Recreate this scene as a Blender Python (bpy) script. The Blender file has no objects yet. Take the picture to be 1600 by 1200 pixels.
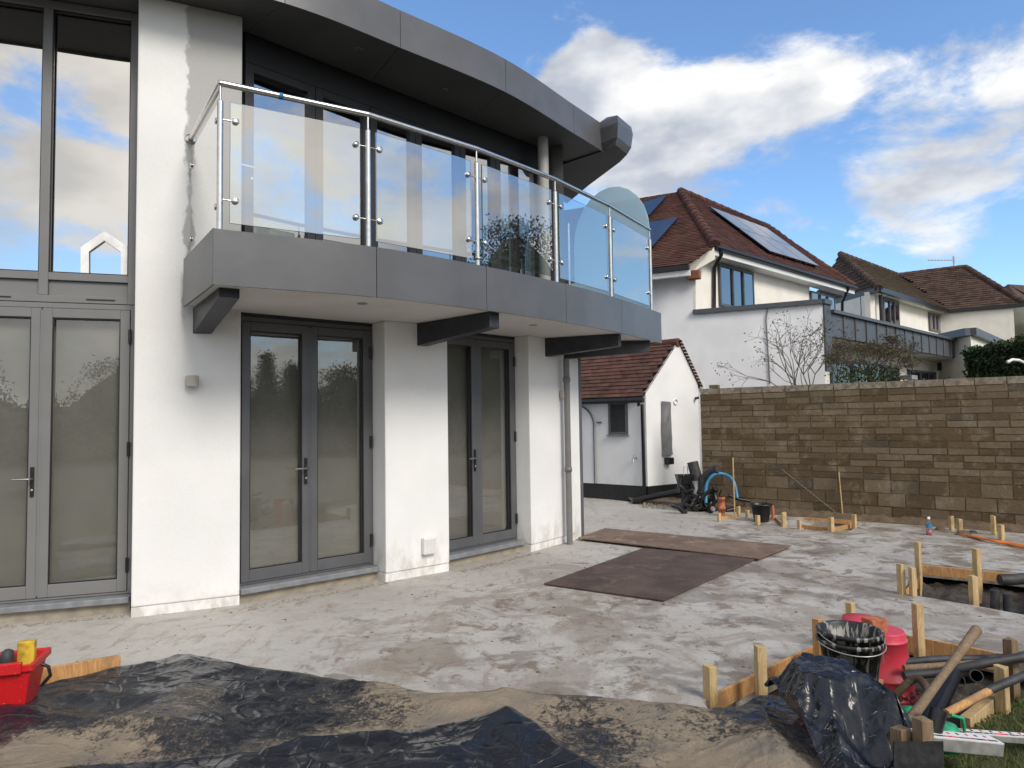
import bpy, math, random
from mathutils import Vector, Matrix, noise
from mathutils.geometry import tessellate_polygon
random.seed(7)
S=bpy.context.scene; COL=S.collection
R_=math.radians
# ------------------------------------------------------------------ camera
FPX=1080.; CH=1.6; PT=R_(2.92); RL=R_(.86)
_F=Vector((0,math.cos(PT),math.sin(PT))); _U0=Vector((0,-math.sin(PT),math.cos(PT))); _X=Vector((1,0,0))
_R=_X*math.cos(RL)-_U0*math.sin(RL); _U=_U0*math.cos(RL)+_X*math.sin(RL); _C=Vector((0,0,CH))
cd=bpy.data.cameras.new('camera'); cam=bpy.data.objects.new('camera',cd); COL.objects.link(cam)
cd.sensor_width=36; cd.lens=FPX/1600*36; cd.clip_end=2000; cd.clip_start=.05
cam.matrix_world=Matrix(((_R.x,_U.x,-_F.x,0),(_R.y,_U.y,-_F.y,0),(_R.z,_U.z,-_F.z,CH),(0,0,0,1)))
S.camera=cam
# survey helpers: turn a sighted direction into a real place on the ground, at a distance, or on a wall
def ray(x,y): return _F+_R*((x-800)/FPX)+_U*((600-y)/FPX)
def G(x,y,z=0.): d=ray(x,y); return _C+d*((z-CH)/d.z)
def D(x,y,Y): d=ray(x,y); return _C+d*(Y/d.y)
def V(x,y,a,b):
    n=Vector((b[1]-a[1],a[0]-b[0],0)); d=ray(x,y); return _C+d*(n.dot(Vector((a[0],a[1],0))-_C)/n.dot(d))
def PL(x,y,p,n): d=ray(x,y); return _C+d*(n.dot(p-_C)/n.dot(d))
# ------------------------------------------------------------------ world, sun, exposure
SUN_EL=R_(37); sdir=Vector((.60,-.80,math.tan(SUN_EL))).normalized()
W=bpy.data.worlds.new('World'); S.world=W; W.use_nodes=True; nt=W.node_tree; N=nt.nodes; L=nt.links; N.clear()
def nd(t,**k):
    n=N.new(t)
    for a,b in k.items(): setattr(n,a,b)
    return n
def mth(op,a,b=None,c=None,clamp=False):
    n=nd('ShaderNodeMath',operation=op); n.use_clamp=clamp
    for i,v in enumerate((a,b,c)):
        if v is None: continue
        if isinstance(v,(int,float)): n.inputs[i].default_value=v
        else: L.new(v,n.inputs[i])
    return n.outputs[0]
def mixc(f,a,b):
    n=nd('ShaderNodeMix',data_type='RGBA')
    for s,v in ((n.inputs[0],f),(n.inputs[6],a),(n.inputs[7],b)):
        if isinstance(v,(int,float)): s.default_value=v
        elif isinstance(v,tuple): s.default_value=(*v,1)
        else: L.new(v,s)
    return n.outputs[2]
sky=nd('ShaderNodeTexSky',sky_type='NISHITA'); sky.sun_disc=False; sky.sun_elevation=SUN_EL
sky.sun_rotation=math.atan2(sdir.x,sdir.y); sky.ozone_density=1.6; sky.dust_density=.4; sky.air_density=1.0
tc=nd('ShaderNodeTexCoord'); nv=nd('ShaderNodeVectorMath',operation='NORMALIZE'); L.new(tc.outputs['Generated'],nv.inputs[0])
mp=nd('ShaderNodeMapping'); mp.inputs['Scale'].default_value=(1,1,2.0); mp.inputs['Location'].default_value=(3.1,1.7,.4); L.new(nv.outputs[0],mp.inputs[0])
n1=nd('ShaderNodeTexNoise'); n1.inputs['Scale'].default_value=5.2; n1.inputs['Detail'].default_value=10; n1.inputs['Roughness'].default_value=.60; n1.inputs['Distortion'].default_value=.25; L.new(mp.outputs[0],n1.inputs[0])
n2=nd('ShaderNodeTexNoise'); n2.inputs['Scale'].default_value=4.5; n2.inputs['Detail'].default_value=5; L.new(mp.outputs[0],n2.inputs[0])
acc=None
blobs=[(880,110,3.2,.34),(960,110,3,.30),(930,190,4,.34),(1010,230,4.5,.34),(1080,175,3.2,.26),(1150,160,3,.22),(1220,125,2.6,.26),(1300,125,2.8,.30),(1340,160,2.2,.20),(1400,140,3,.36),(1470,120,2.8,.40),(1540,100,2.8,.42),(1610,85,3,.42),(1150,190,2,.06),
       (1330,305,2.2,.22),(1400,290,2.6,.30),(1480,285,2.6,.34),(1560,270,2.8,.38),(1630,260,3,.36),(1040,290,2.5,.16),(1200,345,3,.14),(1240,355,3,.10),(1440,390,2.6,.24),(1500,385,2,.14),(1370,400,2.2,.1),
       (700,0,6,-.28),(1120,30,3,-.2),(1200,-10,6,-.25),(1380,10,4.5,-.28),(1500,0,4.5,-.26),(1600,-10,5,-.2),(1260,255,2.6,-.14),(1160,290,2.5,-.10),(1500,200,2.6,-.34),(1590,180,2.5,-.34),(1400,220,2.4,-.26),(1320,225,2.2,-.2),(1120,240,2,-.1),(1560,350,4,-.22),(1330,370,2.5,-.12),(1480,345,2.2,-.22),(1400,350,2,-.14),(1640,380,4,-.2)]
for (x,y,s,a) in blobs:
    d=ray(x,y).normalized(); dp=nd('ShaderNodeVectorMath',operation='DOT_PRODUCT'); L.new(nv.outputs[0],dp.inputs[0]); dp.inputs[1].default_value=d
    k=1/(2*R_(s)**2)*2
    e=mth('MULTIPLY',mth('EXPONENT',mth('MULTIPLY',mth('SUBTRACT',dp.outputs['Value'],1.),k)),a)
    acc=e if acc is None else mth('ADD',acc,e)
# general broken cloud away from the part sighted above
dF=nd('ShaderNodeVectorMath',operation='DOT_PRODUCT'); L.new(nv.outputs[0],dF.inputs[0]); dF.inputs[1].default_value=Vector((.2,.97,.2)).normalized()
gen=mth('MULTIPLY',mth('SUBTRACT',.80,dF.outputs['Value'],clamp=True),.25)
cv=mth('ADD',mth('ADD',mth('MULTIPLY_ADD',n1.outputs[0],1.25,-.125),mth('MULTIPLY',acc,.52)),gen)
mr=nd('ShaderNodeMapRange',interpolation_type='SMOOTHSTEP'); mr.inputs[1].default_value=.54; mr.inputs[2].default_value=.76; L.new(cv,mr.inputs[0])
shade=nd('ShaderNodeMapRange'); shade.inputs[1].default_value=.40; shade.inputs[2].default_value=.57; L.new(n2.outputs[0],shade.inputs[0])
ccol=mixc(shade.outputs[0],(3.1,3.3,3.7),(6.5,6.4,6.2))
dS=nd('ShaderNodeVectorMath',operation='DOT_PRODUCT'); L.new(nv.outputs[0],dS.inputs[0]); dS.inputs[1].default_value=sdir
warm=mth('POWER',mth('MAXIMUM',dS.outputs['Value'],0.),3.)
ccol2=mixc(mth('MULTIPLY',warm,.6),ccol,(12,10.6,8.4))
skb=nd('ShaderNodeMix',data_type='RGBA',blend_type='MULTIPLY'); skb.inputs[0].default_value=1; L.new(sky.outputs[0],skb.inputs[6]); skb.inputs[7].default_value=(.99,1.19,1.37,1)
bgc=mixc(mth('MULTIPLY',mr.outputs[0],.93),skb.outputs[2],ccol2)
bg=nd('ShaderNodeBackground'); bg.inputs[1].default_value=.115; L.new(bgc,bg.inputs[0])
wo=nd('ShaderNodeOutputWorld'); L.new(bg.outputs[0],wo.inputs[0])
sd=bpy.data.lights.new('sun','SUN'); sun=bpy.data.objects.new('sun',sd); COL.objects.link(sun)
sd.energy=1.7; sd.angle=R_(20); sd.color=(1,.93,.84); sun.rotation_euler=sdir.to_track_quat('Z','Y').to_euler()
S.view_settings.view_transform='Standard'; S.view_settings.look='None'; S.view_settings.gamma=1; S.view_settings.use_curve_mapping=False
S.view_settings.exposure=.54
# ------------------------------------------------------------------ materials
class NT:
    def __init__(s,name):
        s.m=bpy.data.materials.new(name); s.m.use_nodes=True; s.t=s.m.node_tree; s.b=s.t.nodes['Principled BSDF']; s.o=s.t.nodes['Material Output']; s.tc=None
    def n(s,t,**k):
        n=s.t.nodes.new(t)
        for a,b in k.items(): setattr(n,a,b)
        return n
    def put(s,sock,v):
        if isinstance(v,(int,float)): sock.default_value=v
        elif isinstance(v,(tuple,list)):
            sock.default_value=tuple(v) if len(v)==len(sock.default_value) else (*v,1)
        else: s.t.links.new(v,sock)
    def pos(s):
        if not s.tc: s.tc=s.n('ShaderNodeNewGeometry').outputs['Position']
        return s.tc
    def noise(s,sc,det=4,ro=.5,stretch=None,dist=0,vec=None):
        v=vec or s.pos()
        if stretch:
            m=s.n('ShaderNodeMapping'); m.inputs['Scale'].default_value=stretch; s.t.links.new(v,m.inputs[0]); v=m.outputs[0]
        n=s.n('ShaderNodeTexNoise'); n.inputs['Scale'].default_value=sc; n.inputs['Detail'].default_value=det; n.inputs['Roughness'].default_value=ro; n.inputs['Distortion'].default_value=dist
        s.t.links.new(v,n.inputs[0]); return n.outputs[0]
    def ramp(s,f,a,b,lo=0,hi=1):
        n=s.n('ShaderNodeMapRange',interpolation_type='SMOOTHSTEP'); s.put(n.inputs[0],f)
        for i,v in enumerate((a,b,lo,hi)): n.inputs[i+1].default_value=v
        return n.outputs[0]
    def mix(s,f,a,b):
        n=s.n('ShaderNodeMix',data_type='RGBA'); s.put(n.inputs[0],f); s.put(n.inputs[6],a); s.put(n.inputs[7],b); return n.outputs[2]
    def math(s,op,a,b=0):
        n=s.n('ShaderNodeMath',operation=op); s.put(n.inputs[0],a); s.put(n.inputs[1],b); return n.outputs[0]
    def bump(s,h,st=.3,d=.01):
        n=s.n('ShaderNodeBump'); n.inputs['Strength'].default_value=st; n.inputs['Distance'].default_value=d; s.put(n.inputs['Height'],h); s.put(s.b.inputs['Normal'],n.outputs[0])
    def objrand(s): return s.n('ShaderNodeObjectInfo').outputs['Random']
    def col(s,v): s.put(s.b.inputs['Base Color'],v); return s
    def set(s,r=None,metal=None,spec=None):
        if r is not None: s.put(s.b.inputs['Roughness'],r)
        if metal is not None: s.put(s.b.inputs['Metallic'],metal)
        if spec is not None: s.put(s.b.inputs['Specular IOR Level'],spec)
        return s
def simple(name,c,r=.6,metal=0,var=.15,sc=6,bump=0,bsc=60,bd=.004,spec=None):
    m=NT(name); f=m.noise(sc,5); dk=tuple(x*(1-var) for x in c); lt=tuple(min(1,x*(1+var)) for x in c)
    m.col(m.mix(m.ramp(f,.3,.7),dk,lt)).set(r,metal,spec)
    if bump: m.bump(m.noise(bsc,4),bump,bd)
    return m.m
def render_mat():
    m=NT('white_render'); f=m.noise(1.3,5); g=m.noise(9,6,.65,(1,1,.5)); z=m.n('ShaderNodeSeparateXYZ'); m.put(z.inputs[0],m.pos())
    c=m.mix(m.ramp(f,.3,.75),(.74,.74,.73),(.82,.815,.80))
    dirt=m.math('MULTIPLY',m.ramp(z.outputs[2],.55,.0),m.ramp(g,.38,.66)); c=m.mix(m.math('MULTIPLY',dirt,.6),c,(.42,.38,.32))
    sp=m.ramp(m.noise(28,3,.6),.71,.76); c=m.mix(m.math('MULTIPLY',sp,.25),c,(.45,.43,.4))
    m.col(c).set(.85,spec=.2); m.bump(m.math('ADD',m.noise(130,3,.6),m.math('MULTIPLY',m.noise(35,4),1.2)),.30,.006); return m.m
def render_patch():
    m=NT('white_render_with_bare_patch'); f=m.noise(1.3,5); g=m.noise(7,6,.65)
    c=m.mix(m.ramp(f,.3,.75),(.74,.74,.73),(.82,.815,.80))
    # bare grey render where the balcony meets the wall, ragged edge
    z=m.n('ShaderNodeSeparateXYZ'); m.put(z.inputs[0],m.pos())
    e=m.math('ADD',z.outputs[0],m.math('MULTIPLY',m.math('SUBTRACT',m.noise(4,5,.6,(1,1,.7)),.5),.22))
    e2=m.ramp(e,-2.86,-2.835); up=m.ramp(m.math('ADD',z.outputs[2],m.math('MULTIPLY',g,.3)),2.6,2.9)
    up2=m.ramp(z.outputs[2],5.4,2.4,1,0)
    c=m.mix(m.math('MULTIPLY',m.math('MULTIPLY',e2,up),.9),c,(.40,.395,.385))
    d=m.math('MULTIPLY',m.ramp(z.outputs[2],.35,.0),m.ramp(g,.42,.7)); c=m.mix(m.math('MULTIPLY',d,.4),c,(.45,.4,.33))
    m.col(c).set(.85,spec=.2); m.bump(m.math('ADD',m.noise(130,3,.6),m.math('MULTIPLY',m.noise(35,4),1.2)),.30,.006); return m.m
def slab_mat():
    m=NT('wet_stained_concrete'); 
    c=m.mix(m.ramp(m.noise(.7,5),.3,.7),(.375,.357,.33),(.465,.448,.415))
    c=m.mix(m.ramp(m.noise(4.2,10,.74,(1,1.15,1),.3),.47,.70,0,.55),c,(.25,.215,.17))
    c=m.mix(m.ramp(m.noise(11,9,.75),.50,.70,0,.42),c,(.54,.52,.48))
    c=m.mix(m.ramp(m.noise(26,6,.7),.55,.68,0,.6),c,(.30,.265,.215))
    x=m.n('ShaderNodeSeparateXYZ'); m.put(x.inputs[0],m.pos())
    dr_=m.noise(3.2,9,.7,(2.6,.7,1),.4); c=m.mix(m.ramp(dr_,.54,.66,0,.55),c,(.23,.175,.12))
    # damp, muddy patches, most of them out in the middle of the slab
    dd=m.math('SUBTRACT',x.outputs[1],m.math('MULTIPLY',x.outputs[0],1.25)); mask=m.ramp(dd,8.2,5.4,0,.11)
    big=m.math('ADD',m.noise(2.0,9,.66,(1,1,1),.5),mask); wet=m.ramp(big,.615,.70)
    c=m.mix(m.math('MULTIPLY',wet,.62),c,(.17,.145,.115))
    mud=m.ramp(m.math('ADD',m.noise(3.4,10,.74,None,.6),m.math('MULTIPLY',mask,.9)),.63,.70); c=m.mix(m.math('MULTIPLY',mud,.75),c,(.16,.115,.075))
    st_=m.ramp(m.math('ADD',m.noise(1.1,9,.68,None,.8),m.math('MULTIPLY',mask,1.1)),.58,.68); c=m.mix(m.math('MULTIPLY',st_,.5),c,(.20,.155,.11))
    sm=m.ramp(m.noise(13,4,.6,(1,1.2,1)),.67,.69); c=m.mix(m.math('MULTIPLY',sm,.8),c,(.11,.09,.07))
    sm2=m.ramp(m.noise(48,3,.6),.66,.70); c=m.mix(m.math('MULTIPLY',sm2,.6),c,(.12,.10,.08))
    m.col(c); r=m.n('ShaderNodeMix',data_type='FLOAT'); m.put(r.inputs[0],wet); r.inputs[2].default_value=.75; r.inputs[3].default_value=.36; m.put(m.b.inputs['Roughness'],r.outputs[0])
    h=m.math('ADD',m.noise(40,6,.6),m.math('MULTIPLY',m.noise(5,5),2.5)); h=m.math('ADD',h,m.math('MULTIPLY',mud,.6)); m.bump(h,.35,.008); return m.m
def block_mat(wood=False):
    m=NT('concrete_block'); r=m.objrand(); 
    n=m.noise(3,6,.65); c=m.mix(m.ramp(r,.0,1.),(.11,.078,.048),(.215,.168,.118))
    c=m.mix(m.ramp(r,.95,.96),c,(.11,.09,.07)); c=m.mix(m.ramp(n,.50,.75,0,.8),c,(.33,.27,.20)); c=m.mix(m.ramp(m.noise(2,4),.45,.7,0,.55),c,(.15,.105,.055))
    c=m.mix(m.ramp(m.noise(14,8,.75),.52,.66,0,.6),c,(.16,.115,.06)); c=m.mix(m.ramp(m.noise(9,8,.75),.56,.68,0,.5),c,(.34,.28,.21)); sp=m.ramp(m.noise(60,4,.7),.6,.72,0,.6); c=m.mix(sp,c,(.06,.045,.03)); m.col(c).set(.95,spec=.1); m.bump(m.math('ADD',m.noise(90,5,.7),m.noise(25,4)),.8,.012); return m.m
def tile_mat(name,a,b,moss=0.,mc=(.07,.085,.025)):
    m=NT(name); at=m.n('ShaderNodeAttribute'); at.attribute_name='var'; r=m.math('FRACT',m.math('ADD',at.outputs['Fac'],m.objrand()))
    c=m.mix(r,a,b); c=m.mix(m.ramp(m.noise(2.5,6,.6),.45,.7,0,.55),c,tuple(x*.45 for x in a))
    if moss: c=m.mix(m.ramp(m.noise(1.6,7,.7),.62-moss*.3,.78-moss*.3,0,.85),c,mc)
    m.col(c).set(.85,spec=.2); m.bump(m.noise(60,4),.3,.005); return m.m
def wood_mat(name,a,b,knots=True,wet=0.):
    m=NT(name); o=m.n('ShaderNodeTexCoord').outputs['Object']
    n=m.noise(9,5,.6,(6,6,.7),1.5,vec=o); n2=m.noise(60,3,.6,(6,6,.4),vec=o); c=m.mix(m.ramp(n,.3,.7),a,b); c=m.mix(m.math('MULTIPLY',m.ramp(n2,.5,.7),.45),c,tuple(x*.5 for x in a))
    g=m.noise(5,4,.6); c=m.mix(m.ramp(g,.5,.68,0,.55),c,(.16,.12,.08)); m.col(c).set(.7,spec=.3); m.bump(n2,.4,.003); return m.m
def soil_mat(name,a,b,r=.9):
    m=NT(name); c=m.mix(m.ramp(m.noise(6,8,.7),.3,.7),a,b); c=m.mix(m.ramp(m.noise(45,4,.6),.62,.70,0,.7),c,(.28,.235,.18)); m.col(c).set(r); m.bump(m.noise(30,8,.75),1,.03); return m.m
def sheet_mat():
    m=NT('muddy_black_polythene'); at=m.n('ShaderNodeAttribute'); at.attribute_name='mud'
    nz=m.noise(17,10,.78,(1,1.3,1),.4); f=m.math('ADD',at.outputs['Fac'],m.math('MULTIPLY',m.math('SUBTRACT',nz,.5),1.5)); f2=m.math('ADD',f,m.math('MULTIPLY',m.math('SUBTRACT',m.noise(60,6,.7),.5),.9))
    mud=m.ramp(f2,.47,.72); film=m.ramp(f,.15,.8,0,.28)
    sc=m.ramp(m.noise(40,5,.7,(1,3,1)),.60,.70,0,.22)
    base=m.mix(film,(.012,.0145,.021),(.07,.065,.058)); base=m.mix(sc,base,(.2,.18,.15)); sand=m.mix(m.noise(9,6,.7),(.18,.142,.10),(.37,.30,.215)); sand=m.mix(m.ramp(m.noise(3.3,5),.52,.66,0,.6),sand,(.19,.17,.145))
    m.col(m.mix(mud,base,sand)); r=m.n('ShaderNodeMix',data_type='FLOAT'); m.put(r.inputs[0],mud); m.put(r.inputs[2],m.ramp(film,0,.28,.24,.42)); r.inputs[3].default_value=.9; m.put(m.b.inputs['Roughness'],r.outputs[0])
    rdg=lambda sc,st,w:m.math('MULTIPLY',m.ramp(m.math('ABSOLUTE',m.math('SUBTRACT',m.noise(sc,1.5,.5,st,.8),.5)),.0,.055,1,0),w)
    fold=m.math('ADD',rdg(2.2,(1,1.8,1),.40),m.math('ADD',rdg(4.0,(1.6,.9,1),.12),rdg(9,(.8,1.6,1),.03)))
    h=m.math('ADD',m.math('ADD',fold,m.math('MULTIPLY',mud,m.noise(50,6,.75))),m.math('MULTIPLY',m.noise(6,3,.5,(1,1.6,1),.6),.16)); m.bump(h,.8,.02); return m.m
def glass_mat(name,tint=(.86,.93,.92),refl=1.,base=.0,rough=0.,haze=0.):
    m=NT(name); t=m.n('ShaderNodeBsdfTransparent'); t.inputs[0].default_value=(*tint,1); g=m.n('ShaderNodeBsdfGlossy'); g.inputs['Roughness'].default_value=rough
    fr=m.n('ShaderNodeFresnel'); fr.inputs[0].default_value=1.52; bf=m.n('ShaderNodeNewGeometry').outputs['Backfacing']; f=m.math('MULTIPLY',m.math('MINIMUM',m.math('ADD',m.math('MULTIPLY',fr.outputs[0],refl),base),1),m.math('SUBTRACT',1,bf))
    x=m.n('ShaderNodeMixShader'); m.put(x.inputs[0],f); m.put(x.inputs[1],t.outputs[0]); m.put(x.inputs[2],g.outputs[0]); out=x.outputs[0]
    if haze:
        d=m.n('ShaderNodeBsdfTranslucent'); d.inputs[0].default_value=(.84,.95,.98,1); d2=m.n('ShaderNodeBsdfDiffuse'); d2.inputs[0].default_value=(.70,.84,.90,1)
        a=m.n('ShaderNodeMixShader'); a.inputs[0].default_value=.4; m.put(a.inputs[1],d.outputs[0]); m.put(a.inputs[2],d2.outputs[0])
        y=m.n('ShaderNodeMixShader'); y.inputs[0].default_value=haze; m.put(y.inputs[1],out); m.put(y.inputs[2],a.outputs[0]); out=y.outputs[0]
    m.put(m.o.inputs[0],out); return m.m
def leaf_mat(name,a,b):
    m=NT(name); at=m.n('ShaderNodeAttribute'); at.attribute_name='var'; m.col(m.mix(at.outputs['Fac'],a,b)).set(.55,spec=.3); return m.m
def mat_mat(name,a,b,c3):
    m=NT(name); c=m.mix(m.ramp(m.noise(2.2,8,.7,(1,1,1),.6),.35,.65),a,b); c=m.mix(m.ramp(m.noise(3,9,.72,None,.5),.54,.66,0,.8),c,c3); c=m.mix(m.ramp(m.noise(30,4),.66,.72),c,(.03,.025,.02)); m.col(c).set(.72); m.bump(m.noise(90,4,.7),.5,.004); return m.m
def bucket_mat(name,c0,splash,amt):
    m=NT(name); d=m.noise(14,5,.6,(3,3,.35)); z=m.noise(5,3); f=m.ramp(m.math('ADD',d,m.math('MULTIPLY',z,.3)),amt-.05,amt+.02); s=m.ramp(m.noise(70,3,.6),.64,.70,0,.6)
    c=m.mix(f,c0,splash); c=m.mix(s,c,splash); m.col(c).set(.45); return m.m
M=dict(
 render=render_mat(), patch=render_patch(), slab=slab_mat(), block=block_mat(),
 mortar=soil_mat('mortar',(.125,.084,.04),(.20,.14,.07)),
 alu=simple('grey_powder_coat',(.094,.096,.103),.36,0,.10,2.5,.25,1.6,.03), alulight=simple('grey_upvc_frame',(.175,.175,.175),.45,0,.04,3), frame=simple('dark_grey_frame',(.10,.10,.105),.42,0,.05,3),
 soffit=simple('dark_grey_soffit',(.085,.085,.08),.55,0,.10,1.5), header=simple('charcoal_header',(.018,.018,.021),.5,0,.1,2), beam=simple('black_steel',(.024,.026,.032),.45,0,.25,8,.2),
 bsoffit=simple('white_soffit',(.60,.585,.55),.8,0,.05,1.5), steel=simple('brushed_stainless',(.62,.60,.57),.24,1,.08,20), dsteel=simple('dull_steel',(.36,.35,.34),.4,1,.1,20),
 glass=glass_mat('door_glass',(.88,.89,.88),1.6,.11), tallglass=glass_mat('tall_window_glass',(.35,.36,.36),2.2,.62), upglass=glass_mat('upper_glass',(.45,.47,.47),2.,.34), bal=glass_mat('balustrade_glass',(.86,.93,.92),1.8,.34), frost=glass_mat('frosted_glass',(.80,.93,.97),.6,0,.3,.72), edge=simple('glass_edge',(.05,.16,.14),.2),
 blind=simple('woven_blind',(.27,.255,.23),.9,0,.06,4,.3,400,.001), soffit_reflection=simple('brown_soffit_reflection',(.075,.065,.05),.9,0,.08,5), room=simple('room_plaster',(.25,.24,.225),.9), curtain=simple('pale_curtain',(.55,.56,.57),.9,0,.08,5),
 white=simple('white_plastic',(.72,.72,.70),.4,0,.03), beige=simple('beige_lamp_metal',(.40,.375,.33),.45,0,.05), sill=simple('grey_sill',(.20,.21,.225),.4,0,.15,12),
 pipe=simple('grey_pipe',(.17,.165,.16),.4,0,.08), black=simple('black_plastic',(.012,.012,.013),.35,0,.3,20), rubber=simple('dusty_black_pipe',(.03,.03,.032),.6,0,.5,12), red=bucket_mat('scratched_red_plastic',(.58,.045,.075),(.38,.25,.2),.86), crate=bucket_mat('red_crate_plastic',(.52,.008,.012),(.45,.22,.16),.92),
 bucket=bucket_mat('splashed_black_plastic',(.012,.012,.013),(.26,.25,.225),.72), bucket2=simple('clean_black_plastic',(.012,.012,.013),.4),
 tile=tile_mat('red_clay_tile',(.085,.045,.036),(.15,.075,.058),.12), tileA=tile_mat('red_brown_tile',(.075,.036,.027),(.13,.058,.043)), tileB=tile_mat('brown_mossy_tile',(.055,.036,.026),(.12,.075,.055),.55,(.085,.085,.03)), tileB2=tile_mat('brown_tile',(.06,.038,.028),(.11,.068,.052),.12,(.07,.065,.035)),
 woodnew=wood_mat('sawn_softwood',(.42,.29,.14),(.60,.45,.24)), wooddark=wood_mat('weathered_wood',(.16,.11,.065),(.27,.19,.115)), woodor=wood_mat('orange_ply',(.42,.20,.075),(.62,.36,.15)),
 soil=soil_mat('dark_wet_soil',(.035,.028,.022),(.10,.080,.060),.8), earth=soil_mat('brown_earth',(.10,.068,.04),(.20,.14,.085)), sheet=sheet_mat(),
 matn=mat_mat('dark_rubber_ply',(.055,.036,.028),(.105,.070,.052),(.16,.115,.085)), matf=mat_mat('brown_worn_ply',(.13,.085,.06),(.205,.14,.10),(.34,.26,.19)),
 terracotta=simple('terracotta',(.40,.13,.06),.8,0,.3,20), yellow=simple('worn_yellow',(.50,.33,.03),.6,0,.4,18), orange=simple('orange_cable',(.75,.20,.03),.5), plate=simple('dark_blur_board',(.014,.014,.015),.75,0,.6,25,spec=.2), lowglass=glass_mat('shaded_glass',(.2,.2,.2),1.,.02), blocktop=simple('coping_block',(.255,.215,.165),.95,0,.35,14,.8,70,.01), crumbs=simple('dried_mud_crumbs',(.12,.09,.06),.95,0,.5,12), column=simple('grey_column_paint',(.36,.355,.34),.6,0,.05), blue=simple('blue_water_pipe',(.03,.19,.36),.4), tape=simple('blue_tape',(.0,.12,.28),.6), green=simple('green_plastic',(.02,.30,.14),.45,0,.3,20), silver=simple('scuffed_aluminium',(.42,.42,.40),.4,.6,.2,20),
 cream=simple('cream_and_sunlit_render',(.80,.765,.69),.9,0,.05,2,.3,60), shade_white=simple('white_wall_bluish_shade',(.82,.82,.84),.9,0,.07,1.2,.25,50), zinc=simple('zinc_cladding',(.075,.082,.094),.5,0,.1,3), wood_end=simple('brown_corbel',(.22,.09,.05),.8), solar=simple('solar_glass',(.012,.018,.04),.08,0,.1,3,spec=.9), paleframe=simple('window_frame_dark',(.06,.075,.09),.4),  # neighbour walls: sun warmth put into the cream, bluish shade into the white
 wing=glass_mat('neighbour_glass',(.10,.11,.12),2.0,.16), dark=simple('dark_interior',(.03,.03,.03),.9), leafd=leaf_mat('evergreen_leaf',(.010,.020,.006),(.05,.085,.02)), leafb=leaf_mat('sparse_leaf',(.03,.045,.012),(.12,.075,.03)), twig=simple('twig_bark',(.10,.075,.06),.9), grass=leaf_mat('grass_blade',(.05,.085,.015),(.16,.19,.05)), farfield=soil_mat('trodden_ground',(.10,.09,.072),(.17,.155,.125)), turf=soil_mat('turf_soil',(.05,.055,.018),(.10,.10,.04)), farleaf=leaf_mat('far_leaf',(.06,.06,.042),(.15,.145,.10)), farcore=simple('crown_shade',(.05,.052,.036),.9,0,.4,3), marks=simple('black_print',(.02,.02,.02),.5), redmark=simple('red_print',(.6,.03,.05),.5), sticker=simple('white_sticker',(.8,.8,.8),.6), grit=simple('grit',(.25,.21,.16),.95,0,.3,30), bottle=glass_mat('clear_bottle',(.85,.9,.95),1.,.05), pink=simple('pink_drink',(.55,.12,.16),.3), cover=simple('grey_cover_sheet',(.17,.17,.175),.5,0,.1,10), turfedge=simple('plaster_bed',(.30,.26,.20),.9,0,.2,8))
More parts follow.
